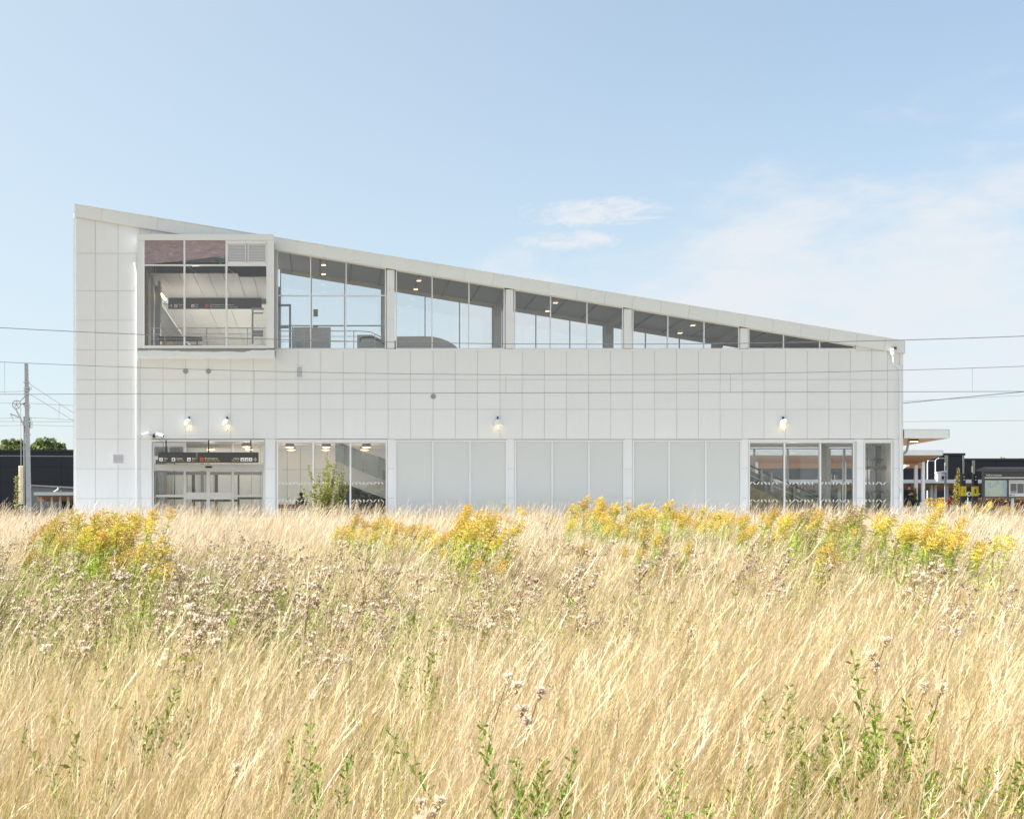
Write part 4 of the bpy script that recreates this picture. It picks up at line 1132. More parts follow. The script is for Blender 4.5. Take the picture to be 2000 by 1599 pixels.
    if glasses:
        g = MB()
        for s in (-1, 1): g.ball(tuple(c + face * .092 + rt_ * s * .034 - up * .008), .032, 10, 6, (1, .4, .75))
        g.tube([c + rt_ * -.09, c + face * .09 + rt_ * -.06, c + face * .098, c + face * .09 + rt_ * .06, c + rt_ * .09], .006, 5)
        go = g.build('sunglasses', 'black_plastic', None, smooth=True, keep=True); go.parent = t
    t.rotation_euler = (0, 0, rz); t.scale = (scale,) * 3
    return t
# seated on the bench in the left window, seen from behind, turned a little
seat = dict(pel=(0, .05, .50), sp1=(0, .03, .62), sp2=(0, .02, .78), ch=(0, .0, .92), nk=(0, -.01, 1.02), nk2=(0, -.02, 1.08), hd=(0, -.04, 1.15), tp=(.01, -.05, 1.25),
            shL=(.17, .0, .95), elL=(.26, -.08, .70), wrL=(.12, -.30, .62), shR=(-.17, .0, .95), elR=(-.28, -.02, .72), wrR=(-.14, -.28, .62),
            hpL=(.10, -.02, .50), knL=(.12, -.44, .50), anL=(.12, -.46, .11), toL=(.12, -.60, .04), hpR=(-.10, -.02, .50), knR=(-.12, -.44, .50), anR=(-.12, -.44, .11), toR=(-.12, -.58, .04), face=(.5, -1, -.1))
person((PX(588, .75), .83, .021), R(180), seat, 'person in black with dark hair sitting on the brown bench, seen from behind', .98)
# standing woman looking at her phone by the right corner
stand = dict(hd=(0, -.045, 1.585), tp=(0, -.075, 1.68), nk2=(0, -.02, 1.52), elL=(.22, .0, 1.12), wrL=(.06, -.22, 1.20), elR=(-.22, .0, 1.12), wrR=(-.05, -.22, 1.20), face=(0, -1, -.35))
PW = (PX(1775, .4), .4, .001)
person(PW, R(0), stand, 'woman in black with sunglasses looking down at the phone in her hands', .985, hair=mat('hair_brown', (.045, .022, .014), .6, var=.3, vscale=60) and 'hair_brown', glasses=True)
ph = MB(); c = Vector(PW) + Vector((0, -.31, 1.26)); ph.box(c.x - .038, c.x + .038, c.y - .005, c.y + .005, c.z - .06, c.z + .07)
tag(ph.build('phone', 'black_plastic'), 'dark phone held by the woman in black at the building corner', 'phone')
HBG = thing('handbag', (PX(1790, .3), .3, .62), 'black handbag hanging beside the standing woman in black', 'handbag')
x = PX(1789, .3)
MB().prism([(x - .16, .62), (x + .18, .60), (x + .13, .90), (x - .10, .90)], .22, .36).build('bag_body', 'cloth_black', HBG)
MB().tube([(x - .10, .29, .89), (x - .12, .30, 1.02), (x - .22, .33, 1.12), (x - .16, .34, 1.05), (x + .08, .29, .89)], .012, 5).build('strap', 'cloth_black', HBG)

# ================================================================== right side: canopies, posts, boards
def canopy(name, x0, x1, yf, yb, z0f, z1, zb_back, label, m_s='wood_warm', beams=None):
    t = thing(name, ((x0 + x1) / 2, yf, 0), label, 'canopy')
    MB().prismx([(yf, z0f), (yb, zb_back), (yb, z1 - .02), (yf, z1)], x0 + .02, x1 - .02).build('soffit', m_s, t)
    MB().box(x0, x1, yf - .03, yf - .001, z0f - .005, z1 + .01).build('fascia', 'fascia_white', t)
    MB().prismx([(yf - .03, z0f - .005), (yb, zb_back - .005), (yb, z1 + .01), (yf - .03, z1 + .01)], x1 - .019, x1 + .01).build('fascia', 'fascia_white', t)
    MB().box(x0, x1, yf, yb, z1 + .011, z1 + .03).build('covering', 'grey_metal', t)
    return t
c1 = canopy('canopy', PX(1765.5), PX(1853.2), -.02, 5.0, PZ(855.5), PZ(839.5), PZ(855.5), 'flat white canopy with wooden underside joined to the right end of the station')
MB().lathe([(.25, -.10), (.25, -.01), (.2, 0)], (PX(1784, .9), .9, PZ(855.5) - .005), 18).build('lamp_body', 'dark_metal', c1)
MB().lathe([(0.001, -.12), (.23, -.101)], (PX(1784, .9), .9, PZ(855.5) - .005), 18).build('lamp_diffuser', 'warm_lamp', c1)
MB().tube([P(1775.5, 857, .4), P(1775, 862, .4), P(1771, 880, .4), P(1768, 884, .4), P(1761, 888, .2)], .06, 8).build('downpipe', 'grey_metal', c1, smooth=True)
MB().box(PX(1841, 1), PX(1850, 1), 1, 1.4, PZ(839.5) + .03, PZ(839.5) + .09).build('roof_outlet', 'fascia_white', c1)
yc = 14.0
c2 = canopy('canopy', PX(1380, yc), PX(1841.5, yc), yc, yc + 3.2, PZ(888.6, yc), PZ(880, yc), PZ(888.6, yc) - .28, 'long white edged wooden platform canopy behind the station')
MB().box(PX(1380, yc), PX(1806, yc + 3), yc + 3.2, yc + 3.45, PZ(914, yc + 3.2), PZ(900, yc + 3.2)).build('beam', 'wood_warm', c2)
for px in (1420, 1478, 1650, 1790, 1804):
    y = yc + (2.2 if px == 1790 else 1.0)
    MB().box(PX(px, y) - .085, PX(px, y) + .085, y, y + .17, 0, PZ(902 if px != 1790 else 908, y)).build('post', 'frame_white', c2)
MB().tube([P(1793, 941, yc + 1), P(1800, 937, yc + 1)], .04, 6).build('brace', 'frame_white', c2)
sc2 = MB(); sc2.box(PX(1768, 13), PX(1776, 13), 13, 13.2, PZ(911, 13), PZ(907, 13)); sc2.tube([P(1764, 915, 13), P(1770, 910, 13)], .03, 5); sc2.build('loudspeaker', 'frame_white', c2)
yc = 34.0
c3 = canopy('canopy', PX(1380, yc), PX(1922, yc), yc, yc + 4, PZ(943, yc), PZ(937, yc), PZ(943, yc) - .25, 'far low white edged bus stop canopy right of the station')
MB().box(PX(1380, yc), PX(1922, yc), yc + 4, yc + 4.2, PZ(957.5, yc + 4), PZ(949, yc + 4)).build('beam', 'wood_warm', c3)
for px in (1480, 1560, 1640, 1820, 1827.5, 1850, 1905): MB().box(PX(px, yc + 1) - .09, PX(px, yc + 1) + .09, yc + 1, yc + 1.2, -1.0, PZ(945, yc + 1)).build('post', 'grey_pale', c3)
# left bus stop canopy
yl = 40.0
c4 = canopy('canopy', PX(66, yl), PX(230, yl), yl, yl + 4, PZ(967, yl), PZ(961.3, yl), PZ(967, yl) - .25, 'low bus stop canopy with wooden underside left of the station')
MB().box(PX(72, yl + 4), PX(230, yl + 4), yl + 4, yl + 4.2, PZ(979, yl + 4), PZ(969, yl + 4)).build('beam', 'wood_warm', c4)
for px in (80, 101, 117, 133): MB().box(PX(px, yl + 1) - .08, PX(px, yl + 1) + .08, yl + 1, yl + 1.2, -1.0, PZ(969, yl + 1)).build('post', 'frame_white', c4)
MB().tube([P(105, 961, yl + 1), P(113, 956, yl + 1), P(114, 952, yl + 1)], .07, 6).build('downpipe', 'frame_white', c4)
bk_ = thing('kiosk', (PX(92, 50), 50, -1), 'grey flat sloping shed behind the left bus stop canopy', 'shed')
MB().prism([(PX(61, 50), -1), (PX(147, 50), -1), (PX(147, 50), PZ(953, 50)), (PX(61, 50), PZ(948, 50))], 50, 56).build('wall', 'grey_cladding', bk_)
MB().prism([(PX(60, 50), PZ(948.6, 50)), (PX(149, 50), PZ(954, 50)), (PX(149, 50), PZ(951, 50)), (PX(60, 50), PZ(946.5, 50))], 49.8, 56.2).build('roof_edge', 'grey_pale', bk_)
MB().box(PX(117, 49), PX(147, 49), 49.2, 49.9, -1, PZ(962, 49)).build('opening', 'vent_shadow', bk_)
MB().box(PX(117, 49), PX(120, 49), 49, 49.19, -1, PZ(958, 49)).build('yellow_strip', 'yellow_box', bk_)

# ---- warehouses
def warehouse(px0, px1, pyt, Y, label, strips=(), rows=()):
    t = thing('warehouse', (PX((px0 + px1) / 2, Y), Y, -1), label, 'warehouse')
    z1 = PZ(pyt, Y); x0, x1 = PX(px0, Y), PX(px1, Y)
    w = MB().box(x0, x1, Y + .06, Y + 40, -1.01, z1 - .1).build('wall', 'warehouse_dark', t)
    MB().box(x0 - .1, x1 + .1, Y - .1, Y + 40.1, z1 - .099, z1 + .15).build('roof_edge', 'dark_metal', t)
    nx = max(2, int((x1 - x0) / 3.2)); nz = max(2, int((z1 + 1) / 1.6))
    for i in range(nx):
        for j in range(nz):
            a = x0 + (x1 - x0) * i / nx; b = x0 + (x1 - x0) * (i + 1) / nx; c = -1 + (z1 - .12 + 1) * j / nz; d = -1 + (z1 - .12 + 1) * (j + 1) / nz
            MB().box(a + .02, b - .02, Y + random.uniform(0, .012), Y + .055, c + .02, d - .02).build('cladding_panel', 'warehouse_dark', w)
    for a, b, c in strips:
        MB().box(PX(a, Y), PX(b, Y), Y - .12, Y - .02, -1, PZ(c, Y)).build('strip', 'warehouse_strip', t)
    return t
WH1 = warehouse(-60, 300, 880.5, 95, 'long dark clad warehouse beyond the platforms left of the station')
mat('white_line', (.6, .6, .6), .5)
WH2 = warehouse(1420, 1883, 887.5, 80, 'taller dark warehouse with pale vertical strips right behind the canopies', ((1844.7, 1850.7, 889), (1879, 1882.3, 889)))
WH3 = warehouse(1884, 2130, 897.6, 84, 'lower dark warehouse at the far right with one pale vertical strip', ((1898, 1903.3, 899),))
# ---- street lamps
def street_lamp(px, top, Y, label, arm=8):
    t = thing('street_lamp', (PX(px, Y), Y, -1), label, 'street lamp')
    MB().tube([(PX(px, Y), Y, -1), (PX(px, Y), Y, PZ(top, Y))], [.08, .045], 8).build('pole', 'frame_white', t)
    MB().tube([P(px, top, Y), P(px + arm * .4, top - 3, Y), P(px + arm, top - 4.2, Y)], [.035, .03, .03], 6).build('arm', 'frame_white', t)
    a = P(px + arm, top - 4.2, Y); MB().box(a.x - .1, a.x + .45, a.y - .12, a.y + .12, a.z - .03, a.z + .05).build('lamp_head', 'grey_pale', t)
street_lamp(1811.5, 904, 50, 'white street lamp left of the pair behind the canopy posts', 3)
street_lamp(1827, 899, 58, 'grey street lamp with a long arm behind the white ticket machine')
# ---- pole with ticket machine
y = 5.0
t = thing('equipment_pole', (PX(1846.5, y), y, 0), 'grey steel pole carrying a white roofed box beside the canopy', 'pole')
MB().tube([(PX(1846.5, y), y, 0), (PX(1846.5, y), y, PZ(903, y))], .055, 8).build('pole', 'mast_grey', t)
t = thing('cabinet', (PX(1836, y), y, PZ(940, y)), 'white roofed equipment box mounted on the grey pole', 'equipment box')
MB().box(PX(1831.5, y), PX(1842.5, y), y - .2, y + .2, PZ(939.5, y), PZ(923.5, y)).build('box_body', 'grey_pale', t)
MB().prism([(PX(1829.5, y), PZ(923.4, y)), (PX(1845, y), PZ(921.5, y)), (PX(1845, y), PZ(919.3, y)), (PX(1829.5, y), PZ(921.4, y))], y - .25, y + .25).build('box_roof', 'lamp_white', t)
MB().box(PX(1830, y), PX(1834.5, y), y - .24, y - .201, PZ(939, y), PZ(923.5, y)).build('box_front', 'lamp_white', t)
MB().box(PX(1836, y), PX(1840, y), y - .23, y - .201, PZ(936, y), PZ(930, y)).build('vent', 'vent_shadow', t)
# ---- yellow card readers
for k, (xa, xb, lab) in enumerate(((1878.3, 1886.3, 'dark pillar with yellow box and a yellow ring at its side, left of the pair'), (1901.3, 1910.3, 'dark pillar with a plain yellow box, right of the pair'))):
    y = 2.6; t = thing('ticket_pillar', (PX((xa + xb) / 2, y), y, 0), lab, 'ticket reader')
    MB().box(PX(xa, y), PX(xb, y), y, y + .22, 0, PZ(925, y)).build('pillar', 'dark_metal', t, bevel=.01)
    MB().box(PX(xa - (1.2 if k == 0 else .3), y), PX(xb + .3, y), y - .06, y + .24, PZ(968.5, y), PZ(949.5, y)).build('reader_box', 'yellow_box', t, bevel=.012)
    MB().box(PX(xa + (3 if k == 0 else 1.5), y), PX(xa + (4 if k == 0 else 3.2), y), y - .07, y - .061, PZ(963, y), PZ(955, y)).build('card_slot', 'dark_metal', t)
    for q in (931, 937): MB().disc((PX(xa + 4.5, y), PZ(q, y)), .03, y - .012, y - .001, 10).build('indicator', 'letter_white', t)
    if k == 0:
        q = MB(); q.tube([P(xa - 1, 952, y + .1), P(xa - 4.2, 950, y + .1), P(xa - 5.5, 953, y + .1), P(xa - 3.3, 960, y + .1), P(xa - 4.8, 967, y + .1), P(xa - 1, 967, y + .1)], .05, 6); q.build('side_bracket', 'yellow_box', t)
y = 6.0
t = thing('round_mirror', (PX(1892.5, y), y, 0), 'round white and black disc sign on a thin post between the ticket pillars', 'sign')
MB().disc((PX(1891.5, y), PZ(965, y)), .17, y, y + .03, 20).build('disc_rim', 'dark_metal', t); MB().disc((PX(1892.3, y), PZ(964.5, y)), .12, y - .012, y - .001, 20).build('disc_face', 'lamp_white', t)
MB().disc((PX(1892.6, y), PZ(964.5, y)), .06, y - .02, y - .013, 14).build('disc_centre', 'dark_metal', t)
MB().tube([(PX(1891.5, y), y + .05, 0), (PX(1891.5, y), y + .05, PZ(966, y))], .025, 6).build('post', 'grey_pale', t)
MB().tube([P(1893, 964.5, y), P(1914, 964.5, y)], .02, 5).build('arm', 'grey_pale', t)
# ---- information board
y = 1.6
IB = thing('information_board', (PX(1975, y), y, 0), 'dark roofed information board with a map and a poster on the platform', 'information board')
def bx(px0, px1, py0, py1, n, m, ya=y, yb=None, par=IB): return MB().box(PX(px0, ya), PX(px1, ya), ya, (yb if yb else ya + .12), PZ(py1, ya), PZ(py0, ya)).build(n, m, par)
mat('board_grey', (.075, .08, .085), .45, var=.08)
MB().prismx([(y - .45, PZ(918.5, y)), (y + .6, PZ(918.5, y)), (y + .6, PZ(915, y)), (y - .1, PZ(912, y)), (y - .45, PZ(915.8, y))], PX(1918.5, y), PX(2068, y)).build('board_roof', 'board_grey', IB)
bx(1922, 2064, 920, 931.5, 'header_panel', 'board_grey')
bx(1922, 2064, 931.8, 933.6, 'light_rail', 'lamp_white')
bx(1920.3, 1923.3, 919, 1011, 'board_post', 'board_grey', y - .01, y + .15); bx(2062, 2065, 919, 1011, 'board_post', 'board_grey', y - .01, y + .15)
bx(1923.5, 2061.8, 934.5, 937.4, 'board_frame', 'board_grey'); bx(1923.5, 2061.8, 969.7, 972, 'board_frame', 'board_grey'); bx(1967.5, 1970.6, 937.5, 969.6, 'board_frame', 'board_grey'); bx(2014, 2017, 937.5, 969.6, 'board_frame', 'board_grey')
bx(1923.6, 1967.3, 937.5, 969.6, 'map', 'map_print' if 'map_print' in MATS else 'poster_white', y + .03, y + .06)
bx(1970.7, 2013.9, 937.5, 969.6, 'poster', 'poster_white', y + .03, y + .06); bx(2017.1, 2061, 937.5, 969.6, 'poster', 'poster_white', y + .03, y + .06)
for a, b in ((1973.5, 1985.5), (1987, 1999.5), (2001, 2012)): bx(a, b, 944, 963, 'picture', 'poster_grey', y + .02, y + .029)
bx(1972, 2012.5, 940, 941, 'picture', 'board_grey', y + .02, y + .029)
text_part('Information', .165, (PX(1926, y), y - .004, PZ(929.6, y)), 'letter_white', IB)
text_part('A/NZ', .14, (PX(1974.6, y), y + .015, PZ(962.3, y)), 'letter_white', IB)
MB().disc((PX(1974.5, y), PZ(966.4, y)), .04, y + .02, y + .029, 12).build('picture', 'dark_metal', IB)
text_part('Tåg', .07, (PX(1978, y), y + .02, PZ(967.4, y)), 'board_grey', IB)
MB().tube([(PX(1981.3, y), y + .2, 0), (PX(1981.3, y), y + .2, PZ(972, y))], .075, 10).build('white_leg', 'frame_white', IB)
# seated person bent forward under the board
bent = dict(seat); bent.update(sp2=(0, -.04, .76), ch=(0, -.12, .88), nk=(0, -.2, .96), nk2=(0, -.25, 1.0), hd=(0, -.32, 1.02), tp=(0, -.42, 1.05), shL=(.17, -.14, .88), shR=(-.17, -.14, .88), elL=(.2, -.3, .66), elR=(-.2, -.3, .66), wrL=(.06, -.5, .62), wrR=(-.06, -.5, .62), face=(0, -.7, -.7))
person((PX(1957, 5), 5.0, 0), R(70), bent, 'person in black bending forward on a seat under the information board', 1.0, legs='cloth_grey')
t = thing('bench', (PX(1955, 5.2), 5.2, 0), 'low bench under the information board with the bending person on it', 'bench')
MB().box(PX(1945, 5), PX(1975, 5), 4.85, 5.25, .38, .43).build('seat', 'grey_metal', t)
for px in (1948, 1972): MB().box(PX(px, 5) - .03, PX(px, 5) + .03, 4.9, 5.2, 0, .379).build('leg', 'dark_metal', t)
# person by the left bus stop
walk = dict(knL=(.1, -.16, .52), anL=(.11, -.05, .12), toL=(.11, -.2, .05), knR=(-.1, .05, .5), anR=(-.11, .26, .14), toR=(-.11, .14, .05), elL=(.23, .12, 1.12), wrL=(.22, -.04, .95), elR=(-.23, -.1, 1.12), wrR=(-.22, -.28, .98))
person((PX(111.5, 32), 32.0, -.95), R(-60), walk, 'person in a grey jacket walking past the left bus stop canopy', 1.0, coat='cloth_grey')
# low fences on the platform
def fence(px0, px1, y, z0, z1, nb, label, m_='frame_white'):
    t = thing('fence', (PX((px0 + px1) / 2, y), y, z0), label, 'fence')
    x0, x1 = PX(px0, y), PX(px1, y)
    MB().box(x0, x1, y - .02, y + .02, z1 - .04, z1).build('top_rail', m_, t)
    MB().box(x0, x1, y - .02, y + .02, z0 + .1, z0 + .14).build('bottom_rail', m_, t)
    for i in range(nb):
        x = x0 + (x1 - x0) * i / (nb - 1); MB().box(x - .012, x + .012, y - .012, y + .012, z0, z1 - .041).build('bar', m_, t)
fence(1793, 1832, 9, 0, 1.05, 22, 'white barred fence between the canopy posts and the yellow bush')
fence(1885, 1902, 9, 0, 1.1, 12, 'white barred fence between the two ticket pillars')
t = thing('barrier', (PX(1863, 1), 1, 0), 'low white tubular barrier in front of the red bush', 'barrier')
MB().tube([(PX(1857, 1), 1, 0), (PX(1857, 1), 1, PZ(986, 1)), (PX(1869.5, 1), 1, PZ(986, 1)), (PX(1869.5, 1), 1, 0)], .03, 6).build('frame', 'frame_white', t)

# ================================================================== railway mast and wires
y = 6.0
MT = thing('railway_mast', (PX(56.5, y), y, 0), 'tall grey overhead line mast with pulley wheel left of the station', 'mast')
m = MB(); a, b = P(56.5, 1012, y), P(51.5, 710, y); ra, rb_ = .125, .085
m.add([(a.x-ra, y-ra, 0), (a.x+ra, y-ra, 0), (a.x+ra, y+ra, 0), (a.x-ra, y+ra, 0), (b.x-rb_, y-rb_, b.z), (b.x+rb_, y-rb_, b.z), (b.x+rb_, y+rb_, b.z), (b.x-rb_, y+rb_, b.z)],
      [(0,3,2,1),(4,5,6,7),(0,1,5,4),(1,2,6,5),(2,3,7,6),(3,0,4,7)]); m.build('mast_post', 'mast_grey', MT)
for py in (746.8, 758, 763, 769, 791, 795, 848): 
    c = P(51.5 + (py - 710) * .0172, py, y); MB().box(c.x - .14, c.x + .14, y - .14, y + .14, c.z - .035, c.z + .035).build('clamp', 'steel', MT)
for pp in ((58.5, 758.5), (59.5, 818), (61, 826), (60.5, 833)):
    c = P(*pp, y); MB().ball(tuple(c), .09, 8, 6).build('insulator', 'steel', MT, smooth=True)
for pts, r, n_, mm_ in (([P(49, 789, y), P(46, 789, y)], .08, 'insulator', 'insulator_red'), ([P(48.8, 833, y), P(51.5, 841, y)], .085, 'insulator', 'insulator_red'),
                      ([P(38, 785, y), P(49, 773, y)], .035, 'stay', 'steel'), ([P(41, 789, y), P(47, 789, y)], .03, 'stay', 'steel'), ([P(30, 797, y), P(49, 835, y), P(55, 848, y)], .045, 'strut', 'steel'),
                      ([P(20, 808, y), P(30, 812, y), P(38, 816, y)], .035, 'arm', 'steel'), ([P(20, 808, y), P(24, 815, y), P(26.5, 822.5, y)], .02, 'arm', 'steel')):
    MB().tube(pts, r, 6).build(n_, mm_, MT)
wc = P(32.3, 790, y); wm = MB()
ring = [wc + Vector((math.cos(2*math.pi*i/20) * .215, 0, math.sin(2*math.pi*i/20) * .215)) for i in range(21)]
wm.tube(ring, .024, 6, cap=False)
for i in range(5):
    a = 2*math.pi*i/5 + .3; wm.tube([wc, wc + Vector((math.cos(a)*.215, 0, math.sin(a)*.215))], .016, 5)
wm.disc((wc.x, wc.z), .05, y - .05, y + .05, 10); wm.build('pulley_wheel', 'mast_grey', MT)
WT = thing('tension_weights', (PX(41, y), y, 0), 'stack of ringed tensioning weights hanging beside the mast', 'tension weights')
zz0, zz1 = PZ(984, y), PZ(909, y); n_ = 18
for i in range(n_):
    z = zz0 + (zz1 - zz0) * i / n_
    MB().lathe([(.13, 0), (.135, .01), (.135, (zz1 - zz0) / n_ - .022), (.12, (zz1 - zz0) / n_ - .012)], (PX(41, y), y, z), 12).build('weight', mat('weight_pale', (.52, .46, .34), .8, var=.25, vscale=6), WT)
MB().tube([P(41, 1010, y), P(41, 880, y), P(40.5, 795, y)], .015, 5).build('rod', 'steel', WT)
MB().tube([P(47.3, 1010, y), P(47.3, 900, y), P(47, 813, y)], .04, 6).build('guide_rod', 'steel', WT)
# wires: nearest track (in front of the facade), far ones behind it
def wire(pts, Y, r, label, group='overhead wires', name='overhead_wire'):
    m = MB(); m.tube([P(a, b, Y) for a, b in pts], r, 5)
    return tag(m.build(name, 'wire_dark'), label, 'wire', group)
def para(ends, mid, n=24):
    """sagging curve through three photograph points"""
    (x0, y0), (x2, y2), (x1, y1) = ends[0], ends[1], mid
    out = []
    for i in range(n + 1):
        x = x0 + (x2 - x0) * i / n
        L0 = (x-x1)*(x-x2)/((x0-x1)*(x0-x2)); L1 = (x-x0)*(x-x2)/((x1-x0)*(x1-x2)); L2 = (x-x0)*(x-x1)/((x2-x0)*(x2-x1))
        out.append((x, y0*L0 + y1*L1 + y2*L2))
    return out
YW = -6.95
w1 = para(((0, 640), (2000, 656.4)), (1225, 672.5))
w1 = para(((-900, w1[0][1] - 62), (2900, 610)), (1225, 672.5), 60)
def lag(pts, x):
    (x0, y0), (x1, y1), (x2, y2) = pts
    return y0*(x-x1)*(x-x2)/((x0-x1)*(x0-x2)) + y1*(x-x0)*(x-x2)/((x1-x0)*(x1-x2)) + y2*(x-x0)*(x-x1)/((x2-x0)*(x2-x1))
def curve(pts, a=-1000, b=3000, n=64): return [(a + (b-a)*i/n, lag(pts, a + (b-a)*i/n)) for i in range(n+1)]
K1 = ((0, 640), (1010, 671.5), (2000, 656.4)); K2 = ((0, 706.8), (1100, 732), (2000, 715.2)); K3 = ((0, 770), (1440, 766), (2000, 764.3))
wire(curve(K1), YW, .017, 'uppermost dark wire crossing the glazed storey of the station')
wire(curve(((0, 638.3), (700, 664), (1010, 670.6))), YW + .5, .009, 'faint second wire just above the uppermost wire') if False else None
wire(curve(K2), YW, .012, 'thin sagging wire crossing the panels under the sill')
wire(curve(K3), YW, .013, 'nearly straight contact wire crossing the panel wall lower down')
for k, px in enumerate((-460, 9, 497, 988, 1427, 1899, 2370)):
    if 0 < px < 2000:
        m = MB(); m.tube([P(px, lag(K2, px), YW), P(px, lag(K3, px), YW)], .006, 4)
        tag(m.build('dropper', 'wire_dark'), ('thin vertical dropper left of the mast', 'thin vertical dropper in front of the panels under the box window', 'thin vertical dropper near the middle wall lamp', 'thin vertical dropper on the panels toward the right end', 'thin vertical dropper against the sky right of the station')[(9, 497, 988, 1427, 1899).index(px)], 'wire', 'droppers between the wires')
# masts that hold the near wires, outside the picture on both sides
for px, lab in ((-1000, 'grey railway mast holding the near wires far left of the station'), (3000, 'grey railway mast holding the near wires far right of the station')):
    t = thing('railway_mast', (PX(px, YW), YW - 2.2, FZ), lab, 'mast')
    x = PX(px, YW)
    MB().box(x - .13, x + .13, YW - 2.33, YW - 2.07, FZ, PZ(560, YW)).build('mast_post', 'mast_grey', t)
    MB().tube([(x, YW - 2.2, PZ(lag(K3, px), YW)), (x, YW, PZ(lag(K3, px), YW))], .04, 6).build('arm', 'steel', t)
    MB().tube([(x, YW - 2.2, PZ(lag(K1, px), YW)), (x, YW, PZ(lag(K1, px), YW))], .04, 6).build('arm', 'steel', t)
    MB().tube([(x, YW - 2.2, PZ(lag(K2, px), YW)), (x, YW, PZ(lag(K2, px), YW))], .04, 6).build('arm', 'steel', t)
YF = 20
wire([(1560, 801), (1764.8, 787.2), (1880, 776), (2000, 764.8), (2400, 722)], YF, .028, 'thick dark wire rising to the right beyond the station')
wire([(1560, 793), (1765, 783.5), (2000, 772), (2400, 752)], YF + 2, .010, 'fine wire under the thick wire right of the station')
wire([(1500, 825), (1765, 823.3), (2000, 821), (2500, 816)], YF + 4, .012, 'lone thin wire low in the sky right of the station')
YG = 10
wire([(-300, 760), (0, 765.3), (48, 764)], y, .012, 'short thin wire ending at the clamp high on the left mast')
wire([(-300, 795), (0, 786.9), (48, 788)], YG, .012, 'thin wire behind the pulley wheel of the left mast')
wire([(58, 787.6), (148, 792), (420, 801)], YG, .012, 'thin wire leading right from the left mast to the station corner')
wire([(-300, 822), (0, 817.2), (60, 815.3), (148, 820), (420, 832)], YG + 2, .012, 'thin wire behind the left mast a third of the way down')
wire([(-300, 823), (0, 823), (420, 823.8)], YG + 2, .011, 'level thin wire behind the left mast just under its neighbour')
wire([(-300, 834), (0, 831.6), (60, 830), (148, 832.6), (420, 838)], YG + 4, .011, 'lowest thin sky wire behind the left mast')
wire([(56.7, 749), (147.5, 809), (240, 866)], y, .012, 'upper slanting stay wire running down right from the left mast')
wire([(58.8, 769.7), (147.5, 824), (240, 880)], y, .012, 'lower slanting stay wire running down right from the left mast')
wire([(-300, 889), (0, 890.3), (147, 891.2), (300, 892)], 60, .035, 'pale cable crossing in front of the left dark warehouse')
bpy.data.objects[-1] if False else None
m = MB(); m.tube([P(116, 790.5, YG), P(115, 820, YG)], .008, 4); tag(m.build('dropper', 'wire_dark'), 'short vertical dropper between the thin wires right of the left mast', 'wire', 'droppers between the wires')
# ================================================================== vegetation
def leaf_mat(name, col, patch=0.0, var=.25, trans=.35, rough=.5, rnd=.12, pos=True, noise_scale=.35, col2=None, inst=False):
    """foliage: diffuse + translucent, hue drifting over the field and from plant to plant"""
    m = bpy.data.materials.new(name); m.use_nodes = True; t = NT(m.node_tree); b = m.node_tree.nodes['Principled BSDF']; out = m.node_tree.nodes['Material Output']
    geo = t.n('ShaderNodeNewGeometry'); nz = t.n('ShaderNodeTexNoise', Scale=noise_scale, Detail=3.0, Roughness=.6); t.l(geo.outputs['Position'], nz.inputs['Vector'])
    rpi = geo.outputs['Random Per Island']
    c2 = col2 or tuple(x * (1 - var) for x in col)
    f = t.math('MULTIPLY', t.math('ADD', t.ramp(nz.outputs[0], .35, .68), rpi), .5)
    c = t.mix(f, col, c2)
    big = t.n('ShaderNodeTexNoise', Scale=.55, Detail=4.0, Roughness=.65); t.l(geo.outputs['Position'], big.inputs['Vector'])
    c = t.mix(t.math('MULTIPLY', t.ramp(big.outputs[0], .50, .72), patch), c, (.44, .37, .13))
    oi = t.n('ShaderNodeObjectInfo'); hs = t.n('ShaderNodeHueSaturation'); t.l(c, hs.inputs['Color'])
    t.l(t.math('ADD', t.math('MULTIPLY', oi.outputs['Random'], 2 * rnd), 1 - rnd), hs.inputs['Value'])
    t.l(t.math('ADD', t.math('MULTIPLY', oi.outputs['Random'], .03), .485), hs.inputs['Hue'])
    t.l(hs.outputs[0], b.inputs['Base Color']); b.inputs['Roughness'].default_value = rough; b.inputs['Specular IOR Level'].default_value = .3
    tr = t.n('ShaderNodeBsdfTranslucent'); t.l(hs.outputs[0], tr.inputs[0])
    ms = t.n('ShaderNodeMixShader'); ms.inputs[0].default_value = trans
    t.l(b.outputs[0], ms.inputs[1]); t.l(tr.outputs[0], ms.inputs[2]); t.l(ms.outputs[0], out.inputs[0])
    MATS[name] = m; return m
leaf_mat('straw', (.75, .60, .375), patch=.35, col2=(.56, .42, .205), trans=.32, rnd=.10)
leaf_mat('straw_far', (.68, .585, .46), col2=(.60, .49, .35), trans=.35, rnd=.08)
leaf_mat('straw_pale', (.85, .75, .58), patch=.12, col2=(.74, .615, .41), trans=.3, rnd=.10)
leaf_mat('straw_low', (.44, .325, .15), patch=.4, col2=(.29, .27, .08), trans=.25, rnd=.15)
leaf_mat('grass_green', (.32, .40, .08), col2=(.50, .49, .15), trans=.4, rnd=.15)
leaf_mat('weed_green', (.22, .31, .06), col2=(.42, .43, .14), trans=.4, rnd=.2)
leaf_mat('leaf_deep', (.15, .28, .04), col2=(.30, .40, .07), trans=.35, rnd=.15, rough=.35)
leaf_mat('leaf_olive', (.22, .27, .07), col2=(.40, .34, .10), trans=.45, rnd=.15)
leaf_mat('rod_leaf', (.33, .46, .06), col2=(.54, .57, .11), trans=.4, rnd=.15)
leaf_mat('rod_yellow', (.80, .60, .11), col2=(.66, .49, .14), trans=.25, rnd=.1)
